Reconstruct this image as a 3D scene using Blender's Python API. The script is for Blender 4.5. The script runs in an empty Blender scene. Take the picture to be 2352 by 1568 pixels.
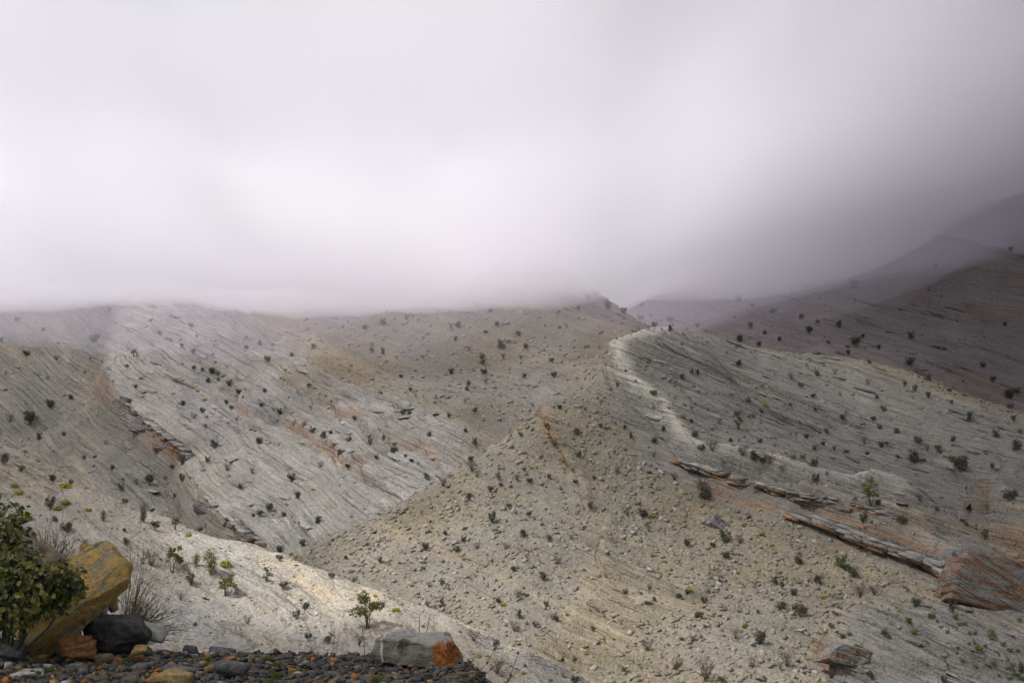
import bpy, bmesh, math, random
import numpy as np
from mathutils import Vector, Matrix

# ------------------------------------------------------------------ camera, sky, sun, exposure
scene = bpy.context.scene
COL = scene.collection
HFOV, PITCH = math.radians(40.0), math.radians(5.0)
cam_d = bpy.data.cameras.new('camera'); cam = bpy.data.objects.new('camera', cam_d); COL.objects.link(cam)
cam.location = (0, 0, 0); cam.rotation_euler = (math.radians(90) + PITCH, 0, 0)
cam_d.sensor_width = 36; cam_d.lens = 18 / math.tan(HFOV / 2); cam_d.clip_start = 0.1; cam_d.clip_end = 6000
scene.camera = cam

SUN_EL, SUN_AZ = math.radians(52), math.radians(-112)     # azimuth from +Y, clockwise: sun to the left, a little behind
world = bpy.data.worlds.new('World'); scene.world = world; world.use_nodes = True
wn, wl = world.node_tree.nodes, world.node_tree.links
wn.clear()
w_out = wn.new('ShaderNodeOutputWorld'); w_bg = wn.new('ShaderNodeBackground')
sky = wn.new('ShaderNodeTexSky'); sky.sky_type = 'NISHITA'; sky.sun_disc = False
sky.sun_elevation = SUN_EL; sky.sun_rotation = SUN_AZ; sky.altitude = 1900; sky.dust_density = 3
hsv = wn.new('ShaderNodeHueSaturation'); hsv.inputs['Saturation'].default_value = 0.28
wl.new(sky.outputs['Color'], hsv.inputs['Color'])
wl.new(hsv.outputs['Color'], w_bg.inputs['Color'])
w_bg.inputs['Strength'].default_value = 0.088
wl.new(w_bg.outputs['Background'], w_out.inputs['Surface'])

sun_d = bpy.data.lights.new('sun', 'SUN'); sun_d.energy = 4.7; sun_d.angle = math.radians(5); sun_d.color = (1.0, 0.95, 0.87)
sun = bpy.data.objects.new('sun', sun_d); COL.objects.link(sun)
sv = Vector((math.sin(SUN_AZ) * math.cos(SUN_EL), math.cos(SUN_AZ) * math.cos(SUN_EL), math.sin(SUN_EL)))
sun.rotation_euler = sv.to_track_quat('Z', 'Y').to_euler(); sun.location = sv * 300

vs = scene.view_settings
vs.view_transform = 'Standard'; vs.look = 'None'; vs.gamma = 1; vs.use_curve_mapping = False; vs.exposure = 0.66
scene.render.engine = 'CYCLES'
cy = scene.cycles
cy.max_bounces = 8; cy.volume_bounces = 5; cy.diffuse_bounces = 3; cy.glossy_bounces = 2
cy.transparent_max_bounces = 24; cy.use_denoising = True
cy.sample_clamp_indirect = 4

# ------------------------------------------------------------------ numeric helpers
F = 1176 / math.tan(HFOV / 2)                 # picture measured on a 2352 x 1568 grid
def tanel(Y): return math.tan(PITCH + math.atan((784 - Y) / F))
def ray(X, Y):
    e = (784 - Y) / F
    den = math.cos(PITCH) - e * math.sin(PITCH)
    return (X - 1176) / F / den, (math.sin(PITCH) + e * math.cos(PITCH)) / den
def at(X, Y, d):
    a, t = ray(X, Y); return (a * d, d, t * d)

def h1(i, seed=0):
    i = (np.asarray(i).astype(np.int64) * 374761393 + seed * 668265263) & 0xffffffff
    i = ((i ^ (i >> 13)) * 1274126177) & 0xffffffff
    i = ((i ^ (i >> 16)) * 2246822519) & 0xffffffff
    return ((i ^ (i >> 15)) & 0xffffff) / 16777216.0
def h2(i, j, seed=0): return h1(np.asarray(i).astype(np.int64) * 73856093 + np.asarray(j).astype(np.int64) * 19349663, seed)
def h3(i, j, k, seed=0): return h1(i.astype(np.int64) * 73856093 + j.astype(np.int64) * 19349663 + k.astype(np.int64) * 83492791, seed)
def sm(t): return t * t * (3 - 2 * t)
def sstep(a, b, x): return sm(np.clip((x - a) / (b - a), 0, 1))
def n2(x, y, seed=0):
    i, j = np.floor(x), np.floor(y); u, v = sm(x - i), sm(y - j)
    a = h2(i, j, seed); b = h2(i + 1, j, seed); c = h2(i, j + 1, seed); d = h2(i + 1, j + 1, seed)
    return (a + (b - a) * u + (c - a) * v + (a - b - c + d) * u * v) * 2 - 1
def fbm(x, y, seed=0, o=4, g=0.5):
    r, a = 0, 1
    for k in range(o): r = r + a * n2(x * 2 ** k + 17.3 * k, y * 2 ** k - 9.1 * k, seed + k); a *= g
    return r
def n3(x, y, z, seed=0):
    i, j, k = np.floor(x), np.floor(y), np.floor(z); u, v, w = sm(x - i), sm(y - j), sm(z - k)
    L = lambda a, b, t: a + (b - a) * t
    c = lambda p, q, r: h3(i + p, j + q, k + r, seed)
    return L(L(L(c(0,0,0), c(1,0,0), u), L(c(0,1,0), c(1,1,0), u), v), L(L(c(0,0,1), c(1,0,1), u), L(c(0,1,1), c(1,1,1), u), v), w) * 2 - 1
def vor(x, y, seed=0):
    """cellular pattern: distance to the cell border (F2-F1) and a random number per cell"""
    i, j = np.floor(x), np.floor(y)
    f1 = np.full(x.shape, 9.0); f2 = f1.copy(); cid = np.zeros(x.shape)
    for p in (-1, 0, 1):
        for q in (-1, 0, 1):
            ii, jj = i + p, j + q
            d = np.hypot(ii + h2(ii, jj, seed) - x, jj + h2(ii, jj, seed + 7) - y)
            c = h2(ii, jj, seed + 13)
            m = d < f1
            f2 = np.where(m, f1, np.minimum(f2, d)); cid = np.where(m, c, cid); f1 = np.where(m, d, f1)
    return f2 - f1, cid
def layer(s, lam, seed, edge=0.3):
    q = s / lam; k = np.floor(q); f = q - k
    a, b = h1(k, seed), h1(k + 1, seed)
    return a + (b - a) * sstep(1 - edge, 1, f)
def tps(P):
    P = np.array(P, float); xy = P[:, :2] / 100; n = len(P)
    r = np.hypot(xy[:, None, 0] - xy[None, :, 0], xy[:, None, 1] - xy[None, :, 1])
    K = np.where(r > 0, r * r * np.log(r + 1e-12), 0) + np.eye(n) * 2e-3
    Q = np.c_[np.ones(n), xy]
    A = np.block([[K, Q], [Q.T, np.zeros((3, 3))]])
    w = np.linalg.solve(A, np.r_[P[:, 2], np.zeros(3)])
    def f(x, y):
        x, y = x / 100, y / 100
        z = w[n] + w[n + 1] * x + w[n + 2] * y
        for k in range(n):
            q = (x - xy[k, 0]) ** 2 + (y - xy[k, 1]) ** 2
            z = z + w[k] * 0.5 * q * np.log(q + 1e-12)
        return z
    return f
def pdist(px, py, line):
    """signed distance to a polyline (left side positive) and position 0..1 along it"""
    best = np.full(px.shape, 1e9); sg = np.ones(px.shape); al = np.zeros(px.shape)
    L = np.array(line, float)[:, :2]; seg = np.hypot(*(L[1:] - L[:-1]).T); cum = np.r_[0, np.cumsum(seg)]
    for k in range(len(L) - 1):
        d = L[k + 1] - L[k]; rx, ry = px - L[k, 0], py - L[k, 1]
        t = np.clip((rx * d[0] + ry * d[1]) / (d @ d), 0, 1)
        q = np.hypot(rx - t * d[0], ry - t * d[1]); m = q < best
        best = np.where(m, q, best); sg = np.where(m, np.sign(d[0] * ry - d[1] * rx), sg)
        al = np.where(m, (cum[k] + t * seg[k]) / cum[-1], al)
    return best * sg, al

def mesh_obj(name, V, Fq, mat=None, parent=None, smooth=False, attrs=None):
    V = np.ascontiguousarray(V, np.float32); Fq = np.ascontiguousarray(Fq, np.int32)
    me = bpy.data.meshes.new(name); n = Fq.shape[1]
    me.vertices.add(len(V)); me.vertices.foreach_set('co', V.ravel())
    me.loops.add(Fq.size); me.loops.foreach_set('vertex_index', Fq.ravel())
    me.polygons.add(len(Fq)); me.polygons.foreach_set('loop_start', np.arange(0, Fq.size, n, dtype=np.int32))
    if smooth: me.polygons.foreach_set('use_smooth', np.ones(len(Fq), bool))
    for k, a in (attrs or {}).items():
        if a.ndim == 2:
            at_ = me.attributes.new(k, 'FLOAT_COLOR', 'POINT')
            at_.data.foreach_set('color', np.c_[a, np.ones(len(a))].astype(np.float32).ravel())
        else:
            at_ = me.attributes.new(k, 'FLOAT', 'POINT'); at_.data.foreach_set('value', a.astype(np.float32).ravel())
    me.update(calc_edges=True)
    if mat: me.materials.append(mat)
    o = bpy.data.objects.new(name, me); COL.objects.link(o)
    if parent: o.parent = parent
    return o
def tag(o, label=None, cat=None, group=None, kind=None):
    for k, v in (('label', label), ('category', cat), ('group', group), ('kind', kind)):
        if v: o[k] = v
    return o
def empty(name, loc=(0, 0, 0), rz=0):
    o = bpy.data.objects.new(name, None); COL.objects.link(o); o.location = loc; o.rotation_euler[2] = rz; o.empty_display_size = 0.2
    return o

# ------------------------------------------------------------------ materials
class NT:
    def __init__(s, name, rough=0.9, spec=0.2):
        s.m = bpy.data.materials.new(name); s.m.use_nodes = True
        s.t = s.m.node_tree; s.b = s.t.nodes['Principled BSDF']
        s.b.inputs['Roughness'].default_value = rough; s.b.inputs['Specular IOR Level'].default_value = spec
    def n(s, ty, **kw):
        nd = s.t.nodes.new(ty)
        for k, v in kw.items():
            if k.startswith('i_'): nd.inputs[int(k[2:]) if k[2:].isdigit() else k[2:].replace('_', ' ')].default_value = v
            else: setattr(nd, k, v)
        return nd
    def l(s, a, b): s.t.links.new(a, b)
    def noise(s, vec, scale, detail=4, rough=0.6):
        n = s.n('ShaderNodeTexNoise'); n.inputs['Scale'].default_value = scale; n.inputs['Detail'].default_value = detail; n.inputs['Roughness'].default_value = rough
        if vec is not None: s.l(vec, n.inputs['Vector'])
        return n.outputs['Fac']
    def ramp(s, fac, stops):
        r = s.n('ShaderNodeValToRGB'); e = r.color_ramp.elements
        while len(e) < len(stops): e.new(0.5)
        for q, (p, c) in zip(e, stops): q.position = p; q.color = (*c, 1) if len(c) == 3 else c
        s.l(fac, r.inputs['Fac']); return r.outputs['Color']
    def mix(s, fac, a, b, mode='MIX'):
        m = s.n('ShaderNodeMix', data_type='RGBA', blend_type=mode)
        for v, i in ((fac, 0), (a, 6), (b, 7)):
            if hasattr(v, 'node'): s.l(v, m.inputs[i])
            else: m.inputs[i].default_value = v if not isinstance(v, tuple) else (*v, 1)
        return m.outputs[2]
    def math(s, op, a, b=0.0):
        m = s.n('ShaderNodeMath', operation=op)
        for v, i in ((a, 0), (b, 1)):
            if hasattr(v, 'node'): s.l(v, m.inputs[i])
            else: m.inputs[i].default_value = v
        return m.outputs[0]
    def bump(s, h, strength=0.5, dist=0.1, nrm=None):
        b = s.n('ShaderNodeBump'); b.inputs['Strength'].default_value = strength; b.inputs['Distance'].default_value = dist
        s.l(h, b.inputs['Height'])
        if nrm is not None: s.l(nrm, b.inputs['Normal'])
        return b.outputs['Normal']

def terrain_mat(name, fine=1.0, elong=1.0, crk=0.6):
    m = NT(name, 0.95, 0.1)
    col = m.n('ShaderNodeAttribute', attribute_name='rock').outputs['Color']
    bed = m.n('ShaderNodeAttribute', attribute_name='bed').outputs['Fac']
    hard = m.n('ShaderNodeAttribute', attribute_name='hard').outputs['Fac']
    pos = m.n('ShaderNodeNewGeometry').outputs['Position']
    sp = m.n('ShaderNodeSeparateXYZ'); m.l(pos, sp.inputs[0])
    cb = m.n('ShaderNodeCombineXYZ')
    m.l(m.math('MULTIPLY', bed, 2.2 * fine), cb.inputs[0]); m.l(m.math('MULTIPLY', sp.outputs[0], 0.06 * fine), cb.inputs[1]); m.l(m.math('MULTIPLY', sp.outputs[1], 0.06 * fine), cb.inputs[2])
    band = m.noise(cb.outputs[0], 1.0, 5, 0.65)
    grain = m.noise(pos, 1.6 * fine, 6, 0.7)
    vo = m.n('ShaderNodeTexVoronoi', feature='F1'); vo.inputs['Scale'].default_value = 2.2 * fine; m.l(pos, vo.inputs['Vector'])
    cell = m.n('ShaderNodeSeparateColor'); m.l(vo.outputs['Color'], cell.inputs[0])
    bandc = m.ramp(band, [(0.33, (0.42, 0.40, 0.38)), (0.43, (0.86, 0.85, 0.84)), (0.55, (1.02, 1.02, 1.02)), (0.70, (1.28, 1.27, 1.24))])
    grc = m.ramp(grain, [(0.25, (0.7, 0.69, 0.67)), (0.5, (1, 1, 1)), (0.78, (1.2, 1.19, 1.17))])
    stone = m.ramp(cell.outputs[0], [(0, (0.72, 0.71, 0.7)), (0.5, (0.98, 0.98, 0.97)), (1, (1.25, 1.23, 1.2))])
    c1 = m.mix(1.0, col, grc, 'MULTIPLY')
    hb = m.mix(1.0, c1, bandc, 'MULTIPLY'); sb = m.mix(0.75, c1, stone, 'MULTIPLY')
    c2 = m.mix(m.math('ADD', m.math('MULTIPLY', hard, 0.65), 0.35), sb, hb)
    ca = math.cos(math.radians(30)); sa = math.sin(math.radians(30))
    dist = m.n('ShaderNodeTexNoise'); dist.inputs['Scale'].default_value = 0.8 * fine; dist.inputs['Detail'].default_value = 3; m.l(pos, dist.inputs['Vector'])
    ds = m.n('ShaderNodeSeparateXYZ'); m.l(dist.outputs['Color'], ds.inputs[0])
    al = m.math('SUBTRACT', m.math('MULTIPLY', sp.outputs[0], ca), m.math('MULTIPLY', sp.outputs[2], sa)); ac = m.math('ADD', m.math('MULTIPLY', sp.outputs[0], sa), m.math('MULTIPLY', sp.outputs[2], ca))
    def cracks(fu, fw, fy, width):
        c = m.n('ShaderNodeCombineXYZ')
        m.l(m.math('ADD', m.math('MULTIPLY', al, fu * fine), m.math('MULTIPLY', ds.outputs[0], 0.9)), c.inputs[0]); m.l(m.math('ADD', m.math('MULTIPLY', ac, fw * fine), m.math('MULTIPLY', ds.outputs[1], 0.9)), c.inputs[1]); m.l(m.math('MULTIPLY', sp.outputs[1], fy * fine), c.inputs[2])
        v = m.n('ShaderNodeTexVoronoi', feature='DISTANCE_TO_EDGE'); v.inputs['Scale'].default_value = 1.0; m.l(c.outputs[0], v.inputs['Vector'])
        return m.n('ShaderNodeMapRange', interpolation_type='SMOOTHSTEP'), v, width
    masks = []
    for fu, fw, fy, wd in ((0.22 / elong, 0.8, 0.25, 0.06), (0.5 / elong, 1.9, 0.5, 0.07)):
        mr, v, wd = cracks(fu, fw, fy, wd); mr.inputs['From Min'].default_value = 0.0; mr.inputs['From Max'].default_value = wd; m.l(v.outputs['Distance'], mr.inputs['Value']); masks.append(mr.outputs['Result'])
    ck = m.math('MULTIPLY', masks[0], m.math('ADD', m.math('MULTIPLY', masks[1], 0.55), 0.45))
    ckm = m.math('ADD', m.math('MULTIPLY', m.math('SUBTRACT', ck, 1.0), m.math('MULTIPLY', hard, m.math('MULTIPLY', m.ramp(m.noise(pos, 0.25 * fine, 3), [(0.35, (0.35,) * 3), (0.6, (1, 1, 1))]), crk))), 1.0)
    c2 = m.mix(1.0, c2, m.ramp(ckm, [(0.0, (0.30, 0.28, 0.26)), (0.55, (0.7, 0.69, 0.68)), (1.0, (1.04, 1.04, 1.04))]), 'MULTIPLY')
    m.l(c2, m.b.inputs['Base Color'])
    hgt = m.math('ADD', m.math('MULTIPLY', band, 0.9), m.math('ADD', m.math('MULTIPLY', grain, 0.45), m.math('MULTIPLY', vo.outputs['Distance'], -0.35)))
    hgt = m.math('ADD', hgt, m.math('MULTIPLY', ckm, 0.6))
    m.l(m.bump(hgt, 0.9, 0.42 / fine), m.b.inputs['Normal'])
    return m.m

# ------------------------------------------------------------------ the terrain
GREY = np.array([0.275, 0.268, 0.255]); PALE = np.array([0.33, 0.315, 0.285]); TAN = np.array([0.226, 0.201, 0.146])
RUST = np.array([0.29, 0.158, 0.083]); DARK = np.array([0.158, 0.143, 0.143]); CREAM = np.array([0.37, 0.305, 0.215])
SHEETS = []
def pix(pts): return [at(*p) for p in pts]
def region(a, t, polys, soft):
    """soft inside-mask of outlines given on the picture grid, evaluated on directions from the viewpoint"""
    X = a * F + 1176; Y = 784 - (t - math.tan(PITCH)) * F
    out = np.zeros(a.shape)
    for P in polys:
        P = np.array(P + [P[0]], float); ins = np.zeros(a.shape, bool); dd = np.full(a.shape, 1e9)
        for (x0, y0), (x1, y1) in zip(P[:-1], P[1:]):
            c = (y0 > Y) != (y1 > Y); ins ^= c & (X < (x1 - x0) * (Y - y0) / ((y1 - y0) if y1 != y0 else 1e-9) + x0)
            tt = np.clip(((X - x0) * (x1 - x0) + (Y - y0) * (y1 - y0)) / ((x1 - x0) ** 2 + (y1 - y0) ** 2), 0, 1)
            dd = np.minimum(dd, np.hypot(X - x0 - tt * (x1 - x0), Y - y0 - tt * (y1 - y0)))
        out = np.maximum(out, sstep(-soft, soft, np.where(ins, dd, -dd)))
    return out
def sheet(name, ctrl, A, rows, slope, scarps, paint, seed, rough=1.5, rlen=28, lay=1.0, plate=0.25, plen=2.4, screeamp=0.25, by=0.0, gw=1.0, gl=1.3, cap=None, mat=None, label=None):
    f = tps(ctrl)
    a, y = np.meshgrid(A, rows); x = a * y
    z = f(x, y)
    if cap: z = np.where(z > cap - 15, cap - 15 + 15 * (1 - np.exp(-np.maximum(z - cap + 15, 0) / 15)), z)
    z = z + rough * fbm(x / rlen, y / rlen, seed, 4, 0.45)
    lin = []; cut = []
    for pts, h, w, L, d in scarps:
        P = pix([(X, Y, 0) for X, Y in pts]) if False else d_line(f, pts, rows)
        jx = 1.6 * n2(x / 7, y / 7, seed + 3) + 0.25 * n2(x / 2, y / 2, seed + 4); jy = 1.6 * n2(x / 7, y / 7, seed + 5) + 0.25 * n2(x / 2, y / 2, seed + 6)
        sd, al = pdist(x + jx * d, y + jy * d, P)
        tap = sstep(0, 0.1, al) * sstep(0, 0.1, 1 - al)
        z = z + h * tap * sstep(0, w, sd) * np.exp(-np.maximum(sd - w, 0) / L)
        lin.append((sd, tap, w)); cut.append((sd, tap, h, w))
    t = z / y
    bed = z + slope * x + by * y + 1.5 * fbm(x / 60, y / 60, seed + 21, 2)
    rock, hard, rust = paint(x, y, z, a, t, bed, lin)
    # normals of the base surface
    P = np.stack([x, y, z], -1)
    du = np.gradient(P, axis=1); dv = np.gradient(P, axis=0); N = np.cross(du, dv); N /= np.linalg.norm(N, axis=-1, keepdims=True)
    wob = 0.9 * n2(x / 16, y / 16, seed + 31) + 0.1 * n2(x / 4, y / 4, seed + 32)
    b2 = bed + wob
    along = x * 0.85 - z * 0.5 + 0.25 * y
    def groove(lam, sd_, wid):
        q = b2 / lam + 0.3 * n2(along / (lam * 9), y / (lam * 9), sd_ + 2); k = np.floor(q); f_ = q - k
        gap = sstep(-0.35, 0.2, n2(along / (lam * 16) + k * 7.7, k * 3.1, sd_ + 1)) * (0.35 + 0.65 * h1(k, sd_))
        return np.exp(-((f_ - 0.5) * lam / wid) ** 2) * gap
    hm = (0.2 + 0.8 * hard) * (0.75 + 0.35 * n2(x / 18, y / 18, seed + 44))
    gr = groove(2.4 * gl, seed + 90, 0.30 * gw) * 0.7 + groove(1.15 * gl, seed + 95, 0.22 * gw) * 0.3 + groove(5.7 * gl, seed + 98, 0.38 * gw) * 1.2
    dis = lay * hm * (0.8 * layer(b2, 5.3, seed + 41, 0.12) + 0.45 * layer(b2, 2.1, seed + 42, 0.15) + 0.2 * layer(b2, 0.8, seed + 43, 0.2) - 0.75 * gr)
    for sd, tap, h_, w_ in cut:
        if abs(h_) > 1.1: dis = dis - tap * min(1.0, 0.22 * abs(h_)) * np.exp(-((sd - 0.15 * w_) / (0.28 * w_)) ** 2) * (0.6 + 0.6 * n2(x / 6, y / 6, seed + 47))
    e1, c1 = vor(along / plen + 0.4 * n2(x / 3, y / 3, seed + 51), b2 / (plen * 0.34), seed + 50)
    e2, c2 = vor(along / (plen * 0.45), (y + 0.4 * z) / (plen * 0.4), seed + 60)
    dis = dis + hard * plate * (0.7 * c1 - 0.9 * (1 - sstep(0.0, 0.10, e1))) + plate * (0.5 * c2 - 0.5 * (1 - sstep(0, 0.14, e2))) * (0.25 + 0.75 * hard)
    e3, c3 = vor(x / 0.85, y / 0.7, seed + 70)
    dis = dis + (1 - hard) * screeamp * (c3 * 0.8 + 0.5 * n2(x / 3.1, y / 2.3, seed + 71) + sstep(0.05, 0.4, e3) * 0.5)
    V = P + N * dis[..., None]
    R, Cn = a.shape
    i = np.arange(R * Cn).reshape(R, Cn)
    Fq = np.stack([i[:-1, :-1], i[:-1, 1:], i[1:, 1:], i[1:, :-1]], -1).reshape(-1, 4)
    rock = rock * (1 + 0.10 * (c1[..., None] - 0.5) * hard[..., None]) * (1 + 0.10 * fbm(x / 9, y / 9, seed + 80, 3)[..., None])
    o = mesh_obj(name, V.reshape(-1, 3), Fq, mat, smooth=True, attrs={'rock': np.clip(rock.reshape(-1, 3), 0.02, 0.8), 'bed': b2.ravel(), 'hard': hard.ravel()})
    tag(o, label, None, None, 'structure')
    SHEETS.append(dict(name=name, A=A, rows=rows, V=V, hard=hard, N=N, rock=rock, bed=b2, slope=slope, obj=o, mat=mat))
    return o
def d_line(f, pts, rows):
    """where sight lines through picture points meet the smooth ground"""
    out = []; yy = np.linspace(rows[0], rows[-1], 900)
    for X, Y in pts:
        a, t = ray(X, Y); zz = f(a * yy, yy) / yy
        k = np.argmax(zz >= t) if (zz >= t).any() else int(np.argmax(zz))
        out.append((a * yy[k], yy[k]))
    return out
def hit(X, Y, only=None):
    a, t = ray(X, Y); best = None
    for S in SHEETS:
        if only and S['name'] not in only: continue
        A = S['A']
        if a < A[0] or a > A[-1]: continue
        c = int(round((a - A[0]) / (A[1] - A[0]))); c = min(c, len(A) - 1)
        v = S['V'][:, c]; r = v[:, 2] / v[:, 1]
        if not (r >= t).any(): continue
        k = int(np.argmax(r >= t))
        p = v[k]
        if best is None or p[1] < best[0][1]: best = (np.array([a * p[1], p[1], p[2]]), S, k, c)
    return best
def behind(pts, dy, dz, dx=0):
    out = []
    for p in pix(pts): out.append((p[0] * (1 + dy / p[1]) + dx, p[1] + dy, p[2] - dz))
    return out
def streaks(bed, x, seed): return sstep(0.35, 0.6, layer(bed + 0.3 * n2(x / 6, bed, seed + 1), 0.55, seed, 0.3) * 0.6 + 0.4 * layer(bed, 1.9, seed + 3, 0.2) + 0.12 * n2(x / 5, bed * 2, seed + 2))
def mixc(a, b, t): return a + (b - a) * np.clip(t, 0, 1)[..., None]
def rowsf(*segs):
    r = [np.arange(a, b, s) for a, b, s in segs]; return np.concatenate(r)

T_MAT = terrain_mat('limestone', 1.0, 1.4, 0.45); T_RIDGE = terrain_mat('ridge_limestone', 1.15, 2.0, 0.5); T_FAR = terrain_mat('limestone_far', 0.7, 1.6, 0.5); T_NEAR = terrain_mat('limestone_near', 1.7, 1.3, 0.8)

# far mountain on the right
crestA = [(2352, 580, 560), (2240, 560, 585), (2130, 548, 605), (2600, 660, 520)]
ctrlA = pix(crestA + [(1980, 510, 645), (1750, 500, 640), (1700, 620, 560), (1500, 660, 520), (1350, 660, 520), (2352, 800, 480), (2352, 1000, 400), (2600, 900, 430), (2000, 800, 455), (1960, 800, 450), (1700, 790, 440),
    (1900, 900, 405), (2100, 1000, 385), (1500, 800, 440), (1300, 760, 450), (1400, 900, 400), (2352, 1150, 345), (2100, 700, 520), (1250, 520, 640), (1450, 460, 690), (1850, 700, 505)]) + behind(crestA, 60, 30)
def paintA(x, y, z, a, t, bed, lin):
    n = fbm(x / 30, y / 30, 5, 4)
    hard = np.clip(0.35 + 0.5 * n + 0.35 * fbm(bed / 6, x / 60, 9, 2), 0, 1)
    c = mixc(np.broadcast_to(DARK * 1.3, x.shape + (3,)), GREY * np.array([0.88, 0.84, 0.84]), 0.4 + 0.5 * n)
    c = mixc(c, RUST * 0.7, 0.35 * sstep(0.1, 0.8, fbm(bed / 5, x / 50, 15, 3)))
    return c, hard, None
sheet('far_mountain', ctrlA, np.arange(-0.06, 0.46, 0.0012), rowsf((375, 640, 0.75), (640, 664, 6)), 0.42, [], paintA, 300, 3.5, 40, 1.3, 0.2, 4, 0.35, gl=2.2, gw=1.8, mat=T_FAR, label='dark far mountainside rising into grey cloud on the right')

# middle slope: pale slabs, scree bowl and the recess on the left
crestB = [(760, 360, 640), (930, 470, 540), (1110, 570, 465), (1290, 655, 408), (1380, 700, 388), (1460, 735, 368), (1540, 770, 350), (1640, 800, 330)]
ctrlB = pix(crestB + [(0, 700, 470), (0, 800, 440), (0, 900, 415), (0, 1000, 392), (-150, 800, 440), (-150, 1000, 390), (120, 960, 402), (200, 880, 398), (250, 730, 420), (230, 850, 380), (330, 960, 355), (430, 1040, 338), (650, 1270, 265),
    (130, 1050, 362), (250, 1060, 336), (200, 1130, 325), (300, 1180, 303), (450, 1200, 288), (500, 1250, 276), (600, 690, 425), (850, 680, 420), (1000, 690, 412), (1380, 830, 322), (1250, 930, 302), (1170, 1010, 290), (1060, 960, 290),
    (1100, 1060, 273), (900, 1170, 264), (650, 1290, 256), (700, 960, 325), (600, 1130, 298), (500, 800, 385), (800, 800, 366), (1100, 800, 352), (1250, 800, 346), (600, 550, 505), (850, 560, 490), (200, 550, 520), (-150, 600, 520), (500, 330, 680), (0, 300, 700), (-250, 350, 690), (500, 0, 950), (-250, 0, 950), (100, 150, 820), (900, 1350, 235), (400, 1400, 240), (0, 1200, 330)]) + behind(crestB[3:], 35, 22)
scB = [([(262, 735), (240, 800), (236, 850), (290, 945), (360, 1000), (430, 1045), (418, 1085), (470, 1170), (560, 1238), (650, 1272)][::-1], -7, 3.4, 30, 1),
       ([(500, 705), (640, 800), (790, 890), (930, 960), (1060, 985)], 1.6, 0.6, 18, 1), ([(640, 870), (780, 960), (900, 1030), (1030, 1095)], 2.0, 0.6, 16, 1),
       ([(470, 860), (620, 960), (760, 1030), (850, 1100), (920, 1160)], 1.8, 0.6, 14, 1), ([(560, 730), (700, 830), (860, 920), (1050, 1010)], 1.2, 0.5, 12, 1), ([(330, 740), (450, 830), (560, 900), (700, 970)], 1.2, 0.5, 12, 1)]
def paintB(x, y, z, a, t, bed, lin):
    slab = region(a, t, [[(262, 700), (560, 690), (760, 850), (1060, 975), (1100, 1080), (900, 1175), (650, 1285), (560, 1245), (420, 1090), (430, 1045), (300, 960), (236, 850)]], 22)
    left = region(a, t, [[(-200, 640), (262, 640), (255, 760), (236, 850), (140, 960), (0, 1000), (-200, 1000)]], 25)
    cliff = region(a, t, [[(230, 850), (300, 950), (430, 1045), (400, 1090), (330, 1050), (240, 950), (215, 880)]], 14)
    n = fbm(x / 22, y / 22, 105, 4)
    c = mixc(np.broadcast_to(TAN * 0.78, x.shape + (3,)), GREY * 0.74, 0.45 + 0.5 * n)
    c = mixc(c, GREY * 1.08, slab * (0.85 + 0.3 * n)); c = mixc(c, GREY * 0.62, left * 0.8)  # left recess: its shade is put into the colour as darker grey
    c = mixc(c, GREY * 0.52, 1.4 * region(a, t, [[(-100, 960), (140, 960), (236, 860), (300, 960), (400, 1090), (560, 1250), (300, 1260), (-100, 1100)]], 20) * 0.55)  # shadow of the left gully painted into the rock colour
    c = mixc(c, RUST * 0.8, cliff * 0.8 * (0.2 + 0.8 * streaks(bed, x, 710)) * sstep(-0.2, 0.6, n + 0.8 * fbm(bed / 1.5, x / 14, 61, 3))); c = mixc(c, DARK, cliff * 0.35)
    for (sd, tap, w), k in zip(lin[1:4], (0.25, 0.55, 0.6)):
        c = mixc(c, RUST * 1.05, 0.9 * k * tap * np.exp(-(np.abs(sd - 0.1) / 0.8) ** 2) * sstep(-0.1, 0.5, n2(x / 14, y / 14, 8)) * sstep(-0.4, 0.3, fbm(bed / 0.8, x / 8, 62, 2)))
    c = mixc(c, CREAM * 0.85, 0.4 * region(a, t, [[(520, 690), (650, 700), (760, 800), (900, 900), (820, 900), (640, 800)]], 25))  # sunlit stripe across the slabs, painted in as cream
    c = mixc(c, CREAM * 0.8, 0.3 * sstep(0.2, 0.8, fbm(bed / 2.5, x / 40, 77, 3)))
    hard = np.clip(0.12 + 0.25 * n + slab * 0.95 + left * 0.95 + cliff + 0.95 * region(a, t, [[(100, 980), (240, 900), (420, 1090), (640, 1290), (300, 1260), (100, 1120)]], 15), 0, 1)
    hard = np.maximum(hard, 0.8 * region(a, t, [[(1180, 690), (1300, 670), (1540, 775), (1400, 810), (1290, 760)]], 15) * sstep(-0.3, 0.3, fbm(bed / 4, x / 50, 12, 2)))
    return c, hard, None
sheet('middle_slope', ctrlB, np.arange(-0.43, 0.17, 0.00105), rowsf((235, 445, 0.36), (445, 960, 6)), 0.52, scB, paintB, 100, 1.6, 26, 1.0, 0.2, 2.8, 0.25, gl=1.35, cap=74, mat=T_MAT, label='grey slab and scree slope below the cloud')

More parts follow.
